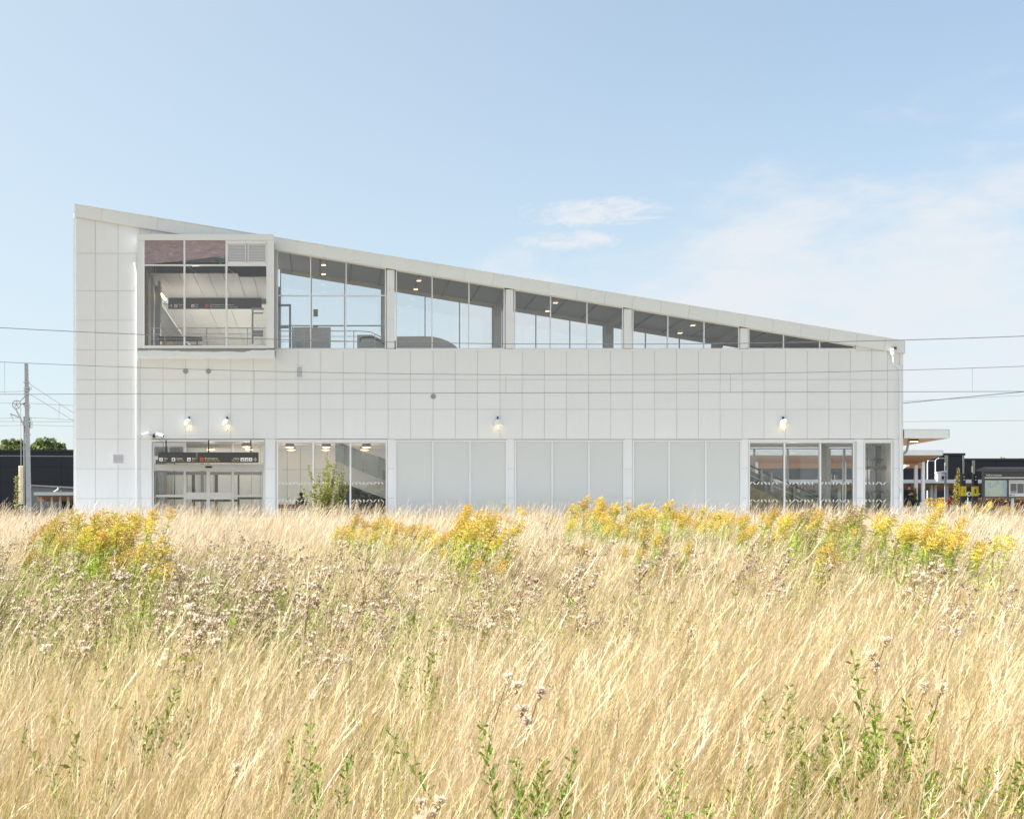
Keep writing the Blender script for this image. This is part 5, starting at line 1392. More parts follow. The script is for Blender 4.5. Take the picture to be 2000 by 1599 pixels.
leaf_mat('rod_ochre', (.68, .50, .14), col2=(.56, .41, .14), trans=.25, rnd=.12)
leaf_mat('rod_brown', (.48, .38, .19), col2=(.40, .33, .15), trans=.2, rnd=.12)
leaf_mat('stem_brown', (.26, .17, .09), trans=.1)
leaf_mat('stem_green', (.24, .26, .08), trans=.15)
leaf_mat('thistle_fluff', (.88, .81, .71), col2=(.76, .66, .54), trans=.3, rnd=.1)
leaf_mat('thistle_brown', (.56, .41, .29), col2=(.34, .23, .15), trans=.15, rnd=.1)
leaf_mat('petal_purple', (.42, .22, .50), trans=.3)
leaf_mat('tree_leaf', (.22, .31, .13), col2=(.13, .205, .09), trans=.25, rnd=.1, noise_scale=.8)
leaf_mat('tree_gold', (.40, .34, .17), col2=(.24, .25, .12), trans=.25, rnd=.1, noise_scale=.8)
leaf_mat('bush_red', (.30, .05, .04), col2=(.16, .03, .03), trans=.25)
leaf_mat('hedge_brown', (.24, .11, .05), col2=(.15, .09, .035), trans=.25, noise_scale=2)
leaf_mat('bush_yellow', (.50, .38, .10), col2=(.34, .31, .08), trans=.3, noise_scale=2)
rng = np.random.default_rng(5)
rr = random.Random(77)

class FM:
    """fast flat-mesh collector with per-face material"""
    def __init__(s, mats): s.v = []; s.f = []; s.m = []; s.mats = mats
    def ribbon(s, pts, ws, mi=0, nrm=None):
        n = len(pts); o = len(s.v)
        for i, p in enumerate(pts):
            p = Vector(p); d = Vector(pts[min(i+1, n-1)]) - Vector(pts[max(i-1, 0)])
            w = d.cross(nrm if nrm is not None else Vector((0, 1, 0)))
            w = w.normalized() * ws[i] if w.length > 1e-7 else Vector((ws[i], 0, 0))
            s.v.append(tuple(p - w)); s.v.append(tuple(p + w))
        for i in range(n - 1):
            s.f.append((o+2*i, o+2*i+1, o+2*i+3, o+2*i+2)); s.m.append(mi)
    def quad(s, c, u, v, mi=0):
        o = len(s.v); c = Vector(c)
        s.v += [tuple(c - v), tuple(c + u), tuple(c + v), tuple(c - u)]; s.f.append((o, o+1, o+2, o+3)); s.m.append(mi)
    def leaf(s, base, d, side, L, w, mi=0):
        """diamond leaf with a fold: two triangles"""
        o = len(s.v); b = Vector(base); t_ = b + d * L; mid = b + d * L * .45
        s.v += [tuple(b), tuple(mid + side * w), tuple(t_), tuple(mid - side * w)]
        s.f += [(o, o+1, o+2), (o, o+2, o+3)]; s.m += [mi, mi]
    def octa(s, c, r, mi=0, sz=1.0):
        o = len(s.v); x, y, z = c
        s.v += [(x+r, y, z), (x-r, y, z), (x, y+r, z), (x, y-r, z), (x, y, z+r*sz), (x, y, z-r*sz)]
        for a, b in ((0, 2), (2, 1), (1, 3), (3, 0)): s.f += [(o+a, o+b, o+4), (o+b, o+a, o+5)]; s.m += [mi, mi]
    def mesh(s, name):
        me = bpy.data.meshes.new(name); me.from_pydata(s.v, [], s.f)
        for m in s.mats: me.materials.append(MATS[m])
        me.polygons.foreach_set('material_index', s.m); me.update(); return me
def rdir(r, up=.0):
    a = r.uniform(0, 2*math.pi); z = r.uniform(-1, 1) + up
    v = Vector((math.cos(a), math.sin(a), z)); return v.normalized()

PROTO = {}
def proto(kind, me):
    c = PROTO.get(kind)
    if c is None: c = PROTO[kind] = bpy.data.collections.new(kind)
    o = bpy.data.objects.new('%s_%02d' % (kind, len(c.objects)), me); c.objects.link(o); return o

# --- grass tufts: blades lean with the wind towards +X
def tuft(r, nb, h0, h1, rad, w, lean, culm=.4, mats=('straw', 'straw_pale', 'grass_green', 'straw_low'), green=.08, low=.25, seed_w=3.0, seg=4):
    f = FM(mats)
    for i in range(nb):
        a = r.uniform(0, 2*math.pi); q = rad * math.sqrt(r.random()); x, y = q*math.cos(a), q*math.sin(a)
        isl = r.random() < low
        h = r.uniform(h0, h1) * (r.uniform(.3, .6) if isl else 1)
        L = lean * r.gauss(1, .62) * h; ly = r.gauss(0, .16) * h
        if isl: L += r.gauss(0, .25) * h; ly += r.gauss(0, .25) * h
        k = r.uniform(1.2, 2.2); n = seg
        nr = Vector((r.uniform(-.9, .9), 1, r.uniform(-.2, .2))).normalized()
        iscul = (not isl) and r.random() < culm
        pts = [(x + L * (j/n)**k, y + ly * (j/n)**k, h * (j/n) - (.10 * h * (j/n)**4 if not iscul else 0)) for j in range(n+1)]
        if iscul:
            ww = w * .62
            ws = [ww, ww * .9, ww * .8, ww * .7, ww * .6][:n+1]
            mi = 1 if r.random() < .55 else 0
            f.ribbon(pts, ws, mi, nr)
            # seed head: a loose spike
            p = Vector(pts[-1]); d = (Vector(pts[-1]) - Vector(pts[-2])).normalized(); sl = r.uniform(.10, .20) * h
            sw = w * seed_w * r.uniform(.6, 1.3)
            if seg > 3:
                m_ = 7
                for j in range(m_):
                    c = p + d * (sl * j / m_); sdir = (rdir(r) * .55 + d).normalized()
                    f.leaf(c, sdir, sdir.cross(nr).normalized(), sl * .22, sw * .55 * (1 - .5 * abs(j / m_ - .35)), mi)
            f.ribbon([p - d * .01, p + d * sl * .35, p + d * sl * .75, p + d * sl * 1.1], [ww, sw * .5, sw * .4, w * .15], mi, nr)
        else:
            mi = 2 if r.random() < green else (3 if isl and r.random() < .7 else 0)
            f.ribbon(pts, [w, w * .95, w * .8, w * .55, w * .12][:n] + [w * .12], mi, nr)
    return f.mesh('tuft')
r_ = random.Random(3)
for i in range(8): proto('near_grass', tuft(r_, 105, .52, 1.05,   .17, .0014, .25, culm=.42, green=.16, low=.42, seed_w=2.2))
for i in range(7): proto('mid_grass', tuft(r_, 90, .52, 1.02, .22, .0023, .25, culm=.45, green=.12, low=.38, seed_w=2.2))
for i in range(6): proto('far_grass', tuft(r_, 80, .55, 1.0, .28, .0050, .28, culm=.45, mats=('straw_far', 'straw_pale', 'grass_green', 'straw'), green=.03, low=.28, seed_w=2.0, seg=3))
for i in range(5): proto('green_tuft', tuft(r_, 60, .25, .62, .18, .0032, .25, culm=.05, mats=('grass_green', 'straw', 'weed_green', 'grass_green'), green=.35, low=.3))

# --- thistles and dead weeds for the middle zone
def thistle(r, h, nheads, head, fluffy, leafy=True, hmats=('stem_brown', 'thistle_fluff', 'thistle_brown', 'weed_green', 'petal_purple'), spread=.16, purple=.012, wst=.0028):
    f = FM(hmats)
    lean = r.uniform(-.05, .22) * h
    top = Vector((lean, r.uniform(-.08, .08), h))
    P0 = Vector((0, 0, 0)); ctrl = Vector((lean * .2, 0, h * .55))
    def at(t): return P0 * (1-t)**2 + ctrl * 2*t*(1-t) + top * t*t
    f.ribbon([at(j/5) for j in range(6)], [wst * 1.3, wst * 1.2, wst, wst * .9, wst * .7, wst * .5], 0, Vector((.3, 1, 0)))
    f.ribbon([at(j/5) for j in range(6)], [wst * 1.3, wst * 1.2, wst, wst * .9, wst * .7, wst * .5], 0, Vector((1, -.3, 0)))
    for i in range(nheads):
        t = r.uniform(.62, 1.0); b = at(t)
        d = rdir(r, .9); L = r.uniform(.3, 1) * spread * (1.4 - t * .5)
        e = b + d * L + Vector((.02, 0, 0))
        f.ribbon([b, b.lerp(e, .5) + Vector((0, 0, -.01)), e], [wst * .6, wst * .5, wst * .4], 0, Vector((.5, 1, 0)))
        for q in range(r.choice((1, 1, 2, 3))):
            c = e + rdir(r) * (head * (0 if q == 0 else 1.4)); rd = head * r.uniform(.65, 1.2)
            if r.random() < fluffy:
                f.octa(c, rd * .62, 2, .9)
                for z in range(7):
                    dd = rdir(r, .8); f.leaf(c + dd * rd * .2, dd, dd.cross(rdir(r)).normalized(), rd * 1.25, rd * .5, 1)
            elif r.random() < purple: f.octa(c, rd * .6, 2); f.octa(c + Vector((0, 0, rd * .5)), rd * .6, 4)
            else:
                f.octa(c, rd * .62, 2, 1.1)
                for z in range(3):
                    dd = rdir(r, .6); f.leaf(c, dd, dd.cross(rdir(r)).normalized(), rd * 1.05, rd * .3, 2)
    if leafy:
        for i in range(int(22 * h)):
            t = r.uniform(.08, .85); b = at(t); d = rdir(r, .35); s_ = d.cross(rdir(r)).normalized()
            f.leaf(b, d, s_, r.uniform(.06, .13), r.uniform(.008, .017), 3)
    return f.mesh('thistle')
r_ = random.Random(9)
for i in range(6): proto('fluffy_thistle', thistle(r_, r_.uniform(.85, 1.08), 26, .0175, .66))
for i in range(4): proto('brown_thistle', thistle(r_, r_.uniform(.85, 1.15), 26, .013, .12, spread=.2))
for i in range(3): proto('brown_thistle', thistle(r_, r_.uniform(.85, 1.1), 26, .011, .0, leafy=False, spread=.24))
# leafy understory
def weed(r, h, nst, nl, L, w, mat_='weed_green'):
    f = FM((mat_, 'stem_green'))
    for s_ in range(nst):
        b = Vector((r.gauss(0, .06), r.gauss(0, .06), 0)); tp_ = b + Vector((r.gauss(.04, .09), r.gauss(0, .09), h * r.uniform(.7, 1.05)))
        f.ribbon([b, b.lerp(tp_, .5), tp_], [.003, .0025, .0015], 1, Vector((.3, 1, 0)))
        for i in range(nl):
            t = r.uniform(.15, 1.0); c = b.lerp(tp_, t); d = rdir(r, .5); s2 = d.cross(rdir(r)).normalized(); q = r.uniform(.6, 1.2) * (1.15 - .5 * t)
            f.leaf(c, d, s2, L * q, w * q, 0)
    return f.mesh('weed')
for i in range(5): proto('leafy_weed', weed(r_, r_.uniform(.5, .8), 4, 26, .075, .014))

# --- scatter with geometry nodes (instances on the vertices of a point mesh)
def scatter(name, kind, pts, label, cat):
    """pts: (x, y, z, yaw, tiltx, tilty, scale, idx)"""
    a = np.array(pts, dtype=float)
    me = bpy.data.meshes.new(name); me.from_pydata([tuple(p) for p in a[:, :3]], [], [])
    at = me.attributes.new('rot', 'FLOAT_VECTOR', 'POINT'); at.data.foreach_set('vector', a[:, [4, 5, 3]].astype(np.float32).ravel())
    at = me.attributes.new('scl', 'FLOAT', 'POINT'); at.data.foreach_set('value', a[:, 6].astype(np.float32))
    at = me.attributes.new('pick', 'INT', 'POINT'); at.data.foreach_set('value', a[:, 7].astype(np.int32))
    o = bpy.data.objects.new(name, me); COL.objects.link(o)
    ng = bpy.data.node_groups.new('scatter_' + name, 'GeometryNodeTree')
    ng.interface.new_socket('Geometry', in_out='INPUT', socket_type='NodeSocketGeometry'); ng.interface.new_socket('Geometry', in_out='OUTPUT', socket_type='NodeSocketGeometry')
    gi = ng.nodes.new('NodeGroupInput'); go = ng.nodes.new('NodeGroupOutput'); ip = ng.nodes.new('GeometryNodeInstanceOnPoints'); ci = ng.nodes.new('GeometryNodeCollectionInfo')
    ci.inputs['Collection'].default_value = PROTO[kind]; ci.inputs['Separate Children'].default_value = True; ci.inputs['Reset Children'].default_value = True
    ip.inputs['Pick Instance'].default_value = True
    def attr(nm, ty):
        n = ng.nodes.new('GeometryNodeInputNamedAttribute'); n.data_type = ty; n.inputs['Name'].default_value = nm; return n.outputs[0]
    L = ng.links
    e2r = ng.nodes.new('FunctionNodeEulerToRotation'); L.new(attr('rot', 'FLOAT_VECTOR'), e2r.inputs[0])
    L.new(gi.outputs[0], ip.inputs['Points']); L.new(ci.outputs[0], ip.inputs['Instance']); L.new(attr('pick', 'INT'), ip.inputs['Instance Index'])
    L.new(e2r.outputs[0], ip.inputs['Rotation']); L.new(attr('scl', 'FLOAT'), ip.inputs['Scale']); L.new(ip.outputs[0], go.inputs[0])
    md = o.modifiers.new('scatter', 'NODES'); md.node_group = ng
    o['kind'] = 'stuff'; tag(o, label, cat); return o

def edge(d): return -.262 * d - 5.5, .54 * d + 5.5      # meadow strip kept a few metres wider than the view
def dens(d, zone): return 1
def noise2(x, y, s, o=0.0): return mnoise.noise(Vector((x * s, y * s, o)))
def field(d0, d1, per_m2, kind, s0, s1, accept=None, tilt=.10, yaw=.5, seed=1):
    R_ = random.Random(seed); out = []
    n = len(PROTO[kind].objects)
    a0, a1 = edge(d0), edge(d1)
    area = (d1 - d0) * ((a0[1] - a0[0]) + (a1[1] - a1[0])) / 2
    N = int(area * per_m2)
    wmax = max(a0[1] - a0[0], a1[1] - a1[0])
    while N > 0:
        d = R_.uniform(d0, d1); x = R_.uniform(-.262 * d1 - 5.5, .54 * d1 + 5.5); l, h = edge(d)
        if not (l <= x <= h): continue
        N -= 1
        y = d - DIST
        if x * x + d * d < 2.9 ** 2: continue
        p = accept(x, y, d) if accept else 1
        if R_.random() > p: continue
        z = ground_z(x, y)
        out.append((x, y, z - .02, R_.gauss(0, yaw), R_.gauss(0, tilt), R_.gauss(.02, tilt), R_.uniform(s0, s1), R_.randrange(n)))
    return out
# height modulation: broad patches of taller and shorter grass
def hmod(pts, s=.13, a=.16, o=1.0):
    return [(x, y, z, w, t1, t2, sc * (1 + a * noise2(x, y, s, o) + .10 * noise2(x, y, .6, 4)), k) for x, y, z, w, t1, t2, sc, k in pts]
# the thistle zone: a band 9 - 22 m from the camera, its density patchy
def thz(x, y, d):
    e0 = (6.2 if x / d < .0 else 6.2 + 8 * min(.3, x / d)) + 1.4 * noise2(x, 0, .35, 8); e1 = 21 + 3 * noise2(x, 3, .2, 5)
    v = min(1, max(0, (d - e0) / 3.0)) * min(1, max(0, (e1 - d) / 3))
    lx = x / d                                      # thistles thin out towards the right
    v *= .85 if lx < -.02 else (.50 if lx < .12 else (.34 if lx < .34 else .26))
    return v * (.35 + .65 * min(1, max(0, noise2(x, y, .35, 2) * 2.2 + .55)))
G1 = hmod([(a,b,c,e,f,g,s_*(1-.30*thz(a,b,b+DIST)),k) for a,b,c,e,f,g,s_,k in field(2.2, 9.5, 28, 'near_grass', .58, .90, lambda x, y, d: 1 - .3 * thz(x, y, d), seed=1)])
G2 = hmod([(a,b,c,e,f,g,s_*(1-.42*thz(a,b,b+DIST)),k) for a,b,c,e,f,g,s_,k in field(9.5, 25, 20, 'mid_grass', .58, .86, lambda x, y, d: 1 - .45 * thz(x, y, d), seed=2)])
G3 = hmod(field(25, 54.3, 11, 'far_grass', .52, .80, seed=3), a=.10)
G4 = field(2.2, 26, 10, 'green_tuft', .75, 1.3, lambda x, y, d: .42 + .5 * max(0, noise2(x, y, .5, 9)) + .6 * thz(x, y, d), seed=4)
G4b = field(26, 53, 1.6, 'green_tuft', .7, 1.2, lambda x, y, d: .25 + .8 * max(0, noise2(x, y, .2, 9)), seed=14)
G5 = field(5.5, 26, 5.2, 'fluffy_thistle', .72, 1.06, thz, seed=5)
G6 = field(6.0, 30, 4.0, 'brown_thistle', .75, 1.05, lambda x, y, d: max(thz(x, y, d) * .8, .5 * min(1, max(0, (d - 15) / 4)) * min(1, max(0, (27 - d) / 5)) * max(0, noise2(x, y, .22, 6) + .25)), seed=6)
G7 = field(5.0, 25, 14, 'leafy_weed', .7, 1.2, lambda x, y, d: min(1, .07 + 1.0 * thz(x, y, d)), seed=7, yaw=3)
scatter('near_dry_grass', 'near_grass', G1, 'tall straw coloured grass filling the nearest part of the meadow', 'grass')
scatter('middle_dry_grass', 'mid_grass', G2, 'straw coloured grass leaning right in the middle of the meadow', 'grass')
scatter('far_dry_grass', 'far_grass', G3, 'pale blonde grass in front of the station building', 'grass')
scatter('green_grass', 'green_tuft', G4 + G4b, 'short green grass growing between the dry stalks', 'grass')
scatter('fluffy_thistles', 'fluffy_thistle', G5, 'mass of thistles with pale fluffy seed heads across the middle meadow', 'thistles')
scatter('brown_seed_weeds', 'brown_thistle', G6, 'brown dried weeds with small seed heads behind the thistles', 'weeds')
scatter('leafy_undergrowth', 'leafy_weed', G7, 'low green leafy weeds growing under the thistles', 'weeds')

r_ = random.Random(17)
for i in range(6): proto('tall_stalk', tuft(r_, 7, .85, 1.30, .25, .0018, .34, culm=1.0, mats=('straw_pale', 'straw_pale', 'grass_green', 'straw'), green=0, low=0, seed_w=2.6))
for i in range(6): proto('far_stalk', tuft(r_, 16, .80, 1.35, .4, .0042, .30, culm=1.0, mats=('straw_far', 'straw_pale', 'grass_green', 'straw'), green=0, low=0, seed_w=2.2, seg=3))
scatter('tall_stalks', 'tall_stalk', field(6.5, 27, 2.8, 'tall_stalk', .72, .98, seed=21), 'long pale grass stalks standing above the rest of the meadow grass', 'grass')
scatter('feathery_stalks', 'far_stalk', field(27, 54.3, 2.0, 'far_stalk', .62, .98, seed=22), 'feathery pale grass stalks standing against the foot of the station', 'grass')

# --- goldenrod: each plant a thing of its own (stems, leaves, flower heads)
def rod_meshes(r, nst, h, spread, fl=1.0, w=.0045, head=.24, leafn=64):
    st, lf, hd = FM(('stem_green',)), FM(('rod_leaf',)), FM(('rod_flower',))
    for s_ in range(nst):
        a = r.uniform(0, 6.28); b = Vector((math.cos(a), math.sin(a), 0)) * spread * (.35 + .5 * r.random())
        hh = h * (1.0 if s_ == 0 else r.uniform(.86, 1.0)); tp_ = b * 1.5 + Vector((r.gauss(.07, .07) + .06 * h, r.gauss(0, .05), hh))
        cp = b + Vector((0, 0, hh * .6))
        at = lambda t: b * (1-t)**2 + cp * 2*t*(1-t) + tp_ * t*t
        for nr in (Vector((.2, 1, 0)), Vector((1, -.2, 0))): st.ribbon([at(j/5) for j in range(6)], [w, w, w*.9, w*.8, w*.6, w*.4], 0, nr)
        for i in range(leafn):
            t = r.uniform(.30, .90) ; c = at(t); a = r.uniform(0, 6.28); d = Vector((math.cos(a), math.sin(a), r.uniform(-.1, .7))).normalized()
            s2 = Vector((-d.y, d.x, r.uniform(-.4, .4))).normalized(); L = r.uniform(.09, .145) * (1.2 - .4 * t)
            # two-piece drooping leaf
            o = len(lf.v); m1 = c + d * L * .5; e = c + d * L + Vector((0, 0, -.25 * L)); wd = .0115
            lf.v += [tuple(c - s2 * .003), tuple(c + s2 * .003), tuple(m1 + s2 * wd), tuple(m1 - s2 * wd), tuple(e)]
            lf.f += [(o, o+1, o+2, o+3), (o+3, o+2, o+4)]; lf.m += [0, 0]
        nb = 17
        for i in range(nb):
            t = .84 + .16 * i / nb; c = at(t); a = i * 2.4 + r.uniform(-.5, .5)
            L = head * (1.07 - t) * 4.9 * r.uniform(.6, 1.15) * .42 + .02
            d = Vector((math.cos(a) + .3, math.sin(a), r.uniform(.25, .8))).normalized()
            pts = [c, c + d * L * .55 + Vector((0, 0, .12 * L)), c + d * L * 1.1 + Vector((.02, 0, -.12 * L))]
            hd.ribbon(pts, [w * .5, w * .45, w * .3], 0, Vector((.3, 1, 0)))
            m_ = max(5, int(L / .009))
            for j in range(m_):
                q = (j + .6) / m_; pp = pts[0].lerp(pts[1], q * 2) if q < .5 else pts[1].lerp(pts[2], q * 2 - 1)
                for z in range(2):
                    dd = rdir(r, .9); pz = pp + rdir(r) * .007; s2 = dd.cross(rdir(r)).normalized()
                    hd.leaf(pz - dd * .005, dd, s2, .0165 * fl, .0062 * fl, 0)
    return st, lf, hd
RODS = []
r_ = random.Random(21)
for k, (nst, h, sp) in enumerate(((3, 1.25, .22), (4, 1.3, .26), (2, 1.15, .14), (4, 1.35, .28), (2, 1.2, .12), (3, 1.4, .22))):
    MATS['rod_flower'] = MATS['rod_yellow']
    RODS.append([m_.mesh(n_) for m_, n_ in zip(rod_meshes(r_, nst, h, sp), ('stems', 'leaves', 'flower_heads'))] + [h])
rod_group = 'goldenrod plants in the meadow'
def goldenrod(px, py, d, k, tone, label, group, sc=None, jx=0):
    """a plant whose head tops out at photograph height py, d metres away"""
    x = (px - VX) * d / FPX; y = d - DIST; gz = ground_z(x, y); zt = (VY - py) * d / FPX - EYE
    st, lf, hd, h = RODS[k % len(RODS)]
    s_ = max(.55, min(1.45, (zt - gz) / h))
    t = thing('goldenrod', (x - .12 * s_, y, gz - .02), label, 'goldenrod', group)
    WL[t.name] = Vector(t.location)
    for nm, me in (('stems', st), ('leaves', lf), ('flower_heads', hd)):
        o = bpy.data.objects.new(nm, me); COL.objects.link(o); o.parent = t
        if nm != 'stems': o['kind'] = 'stuff'
        if nm == 'flower_heads': o.material_slots[0].link = 'OBJECT'; o.material_slots[0].material = MATS['rod_' + tone]
    t.scale = (s_ * (sc or 1), s_ * (sc or 1), s_); t.rotation_euler = (0, 0, random.uniform(-.5, .5))
    return t
CL = [  # cluster label, tone default, distance, [(px, py), ...]
 ('brown tipped goldenrod stem at the left edge clump with dark green leaves', 'brown', 17.5, 'goldenrod clump at the far left', [(92, 1020), (118, 1013), (140, 1022), (75, 1040), (105, 1048)]),
 ('bright goldenrod stem in the bushy clump in front of the left wall corner', 'ochre', 18.5, 'bushy goldenrod clump before the left wall', [(180, 998), (196, 1006), (212, 1000), (228, 1002), (243, 1001), (256, 1008), (270, 1010), (288, 1006), (205, 1018), (235, 1016), (222, 1030), (250, 1026)]),
 ('small yellow goldenrod standing in front of the entrance', 'yellow', 19.5, None, [(322, 998)]),
 ('low orange yellow goldenrod among the thistles under the bushy clump', 'yellow', 13.0, 'low orange goldenrod among the thistles', [(262, 1062), (285, 1055), (225, 1084), (308, 1088)]),
 ('orange topped goldenrod in the patch right of the window shrub', 'ochre', 24.0, 'goldenrod patch right of the shrub', [(675, 1015), (690, 1011), (706, 1017), (722, 1015), (738, 1018), (752, 1014), (768, 1016), (784, 1018), (800, 1020), (815, 1018), (828, 1024), (842, 1022)]),
 ('tall bright yellow goldenrod with long green stem below the blank bays', 'yellow', 19.0, 'tall yellow goldenrod below the blank bays', [(858, 1032), (876, 1030), (890, 1034), (912, 1004), (925, 996), (940, 1002), (955, 1006), (930, 1030), (965, 1012)]),
 ('lone orange goldenrod low between thistles below the middle lamp', 'yellow', 15.0, None, [(962, 1076)]),
 ('yellow goldenrod in the thin row close to the station wall', 'yellow', 46, 'far goldenrod row by the station wall', [(985, 996), (1002, 992), (1018, 990), (1032, 994), (1048, 988), (1062, 993), (1076, 996)]),
 ('tall goldenrod standing highest against the blank white bays', 'yellow', 34, 'tallest goldenrod against the blank bays', [(1136, 970), (1152, 962), (1147, 975), (1174, 970), (1182, 969)]),
 ('golden goldenrod in the long band right of the tallest stems', 'yellow', 30, 'long goldenrod band below the blank bays', [(1128, 1000), (1145, 996), (1160, 992), (1178, 994), (1195, 998), (1212, 1000), (1230, 994), (1246, 988), (1262, 992), (1290, 990), (1303, 986), (1318, 984), (1330, 992), (1344, 1000), (1372, 990), (1386, 984), (1398, 988), (1412, 986), (1424, 996), (1438, 1004), (1205, 1018), (1225, 1014), (1188, 1022), (1330, 1012), (1375, 1008), (1395, 1010)]),
 ('brown seeding goldenrod in front of the golden band', 'brown', 19.5, 'brown goldenrod before the golden band', [(1275, 1036), (1290, 1028), (1303, 1026), (1140, 1056), (1355, 1044), (1232, 1072), (1300, 1068), (1330, 1070), (1018, 1082), (1268, 1058)]),
 ('orange goldenrod in front of the escalator window', 'ochre', 24, 'goldenrod before the escalator window', [(1505, 1002), (1522, 996), (1540, 990), (1556, 1010), (1478, 1010), (1462, 1008)]),
 ('brownish goldenrod with green leaves between the two right windows', 'brown', 21, 'brownish goldenrod before the right windows', [(1578, 1012), (1592, 1004), (1608, 1008), (1570, 1030), (1634, 1012), (1652, 1008), (1668, 1006), (1682, 1000), (1645, 1026), (1687, 1016)]),
 ('small bright yellow goldenrod low in the right meadow', 'yellow', 14.5, None, [(1610, 1074)]),
 ('bright goldenrod in the dense green leaved clump in front of the right corner', 'yellow', 19.5, 'dense goldenrod clump before the right corner', [(1722, 1012), (1735, 1004), (1750, 1000), (1742, 1018), (1768, 1008), (1780, 1014), (1800, 1012), (1812, 1018), (1826, 1006), (1838, 1000), (1850, 1010), (1862, 1014), (1874, 1030), (1884, 1034), (1795, 1028), (1845, 1026), (1820, 1026)]),
 ('small yellow goldenrod alone near the right edge', 'yellow', 15.5, None, [(1964, 1046)]),
 ('orange goldenrod in the far strip under the information board', 'ochre', 49, 'far goldenrod strip under the board', [(x, 986 + (x * 7 % 6)) for x in range(1842, 2000, 11)]),
]
random.seed(4)
kk = 0
ORD = ['first', 'second', 'third', 'fourth', 'fifth', 'sixth', 'seventh', 'eighth', 'ninth', 'tenth', 'eleventh', 'twelfth', 'thirteenth', 'fourteenth', 'fifteenth', 'sixteenth', 'seventeenth', 'eighteenth', 'nineteenth', 'twentieth']
for lab, tone, d, grp, pts in CL:
    pts = sorted(pts)
    if len(pts) > 14: pts = [q for j_, q in enumerate(pts) if j_ % 6 != 2]
    for i, (px, py) in enumerate(pts):
        kk += 1
        tn = tone
        if tone == 'brown' and random.random() < .35: tn = 'ochre'
        if tone == 'ochre' and random.random() < .4: tn = 'yellow'
        if tone == 'yellow' and random.random() < .25: tn = 'ochre'
        l_ = lab
        if len(pts) > 1:
            cn = {'yellow': 'yellow', 'ochre': 'orange', 'brown': 'brown'}[tn]
            from_left = i < (len(pts) + 1) // 2; k_ = i if from_left else len(pts) - 1 - i
            l_ = '%s headed, %s from %s in the %s' % (cn, ORD[k_], 'left' if from_left else 'right', grp)
        goldenrod(px, py - 8 + random.uniform(-7, 22), d * random.uniform(.83, 1.17), kk * 5 + i, tn, l_, grp, sc=1.05)
    if len(pts) > 4 and d < 40:                      # lower stems that fill the front of the clump
        lo_ = [(px + random.uniform(-9, 9), py + random.uniform(10, 40)) for px, py in pts[::2]]
        lo_.sort()
        for i, (px, py) in enumerate(lo_):
            tn = random.choice((tone, tone, 'ochre', 'yellow') if tone != 'brown' else ('brown', 'ochre'))
            cn = {'yellow': 'yellow', 'ochre': 'orange', 'brown': 'brown'}[tn]
            fl_ = i < (len(lo_) + 1) // 2; k_ = i if fl_ else len(lo_) - 1 - i
            goldenrod(px, py, d * random.uniform(.84, .95), i * 3 + 1, tn, 'low %s, %s from %s in the %s' % (cn, ORD[min(19, k_)], 'left' if fl_ else 'right', grp), grp, sc=1.0)
# second row of stems that thicken the clumps lower down
# --- individual leafy plants close to the camera
LP = []
r_ = random.Random(31)
for k in range(4):
    st, lf = FM(('stem_green',)), FM(('leaf_deep',))
    nst = (3, 5, 4, 6)[k]; h = .62
    for s_ in range(nst):
        b = Vector((r_.gauss(0, .03), r_.gauss(0, .03), 0)); tp_ = Vector((r_.gauss(.02, .16), r_.gauss(0, .14), h * r_.uniform(.74, 1.0)))
        at = lambda t: b.lerp(tp_, t) + Vector((tp_.x, tp_.y, 0)) * .3 * (t * t - t)
        for nr in (Vector((.2, 1, 0)), Vector((1, 0, 0))): st.ribbon([at(j/4) for j in range(5)], [.0035, .003, .0028, .002, .001], 0, nr)
        for i in range(20):
            t = .75 + .25 * (i / 20) ; c = at(t); a = i * 2.4 + s_; q = r_.uniform(.8, 1.15) * (1.05 - .45 * max(0, t - .7) / .3)
            d = Vector((math.cos(a), math.sin(a), r_.uniform(.1, .8))).normalized(); s2 = Vector((-d.y, d.x, r_.uniform(-.3, .3))).normalized(); n_ = d.cross(s2)
            L = .058 * q; wd = .0125 * q; o = len(lf.v)
            m0 = c + d * L * .3 - n_ * .002; m1 = c + d * L * .68; e = c + d * L + Vector((0, 0, -.006))
            lf.v += [tuple(c), tuple(m0 + s2 * wd * .85), tuple(m1 + s2 * wd * .8), tuple(e), tuple(m1 - s2 * wd * .8), tuple(m0 - s2 * wd * .85), tuple(c.lerp(e, .5) - n_ * .003)]
            for a_, b_ in ((0, 1), (1, 2), (2, 3), (3, 4), (4, 5), (5, 0)): lf.f.append((o+6, o+a_, o+b_)); lf.m.append(0)
    LP.append((st.mesh('stems'), lf.mesh('leaves'), h))
def leafy(px, py, d, k, hgt, label):
    x = (px - VX) * d / FPX; y = d - DIST; zt = (VY - py) * d / FPX - EYE
    s_ = hgt / LP[k][2]
    gz = ground_z(x, y); base = zt - hgt
    if base < gz - .05: s_ = (zt - gz) / LP[k][2]; base = gz - .02
    if base > gz + .03: s_ = (zt - gz) / LP[k][2]; base = gz - .02
    t = thing('leafy_plant', (x, y, base), label, 'plant', 'green leafy plants in the near meadow')
    for nm, me in (('stems', LP[k][0]), ('leaves', LP[k][1])):
        o = bpy.data.objects.new(nm, me); COL.objects.link(o); o.parent = t
        if nm == 'leaves': o['kind'] = 'stuff'
    w_ = max(.55, min(1.0, hgt * 1.35)); t.scale = (w_, w_, s_); t.rotation_euler = (R(random.uniform(-12, 12)), R(random.uniform(-18, 22)), random.uniform(-3, 3))
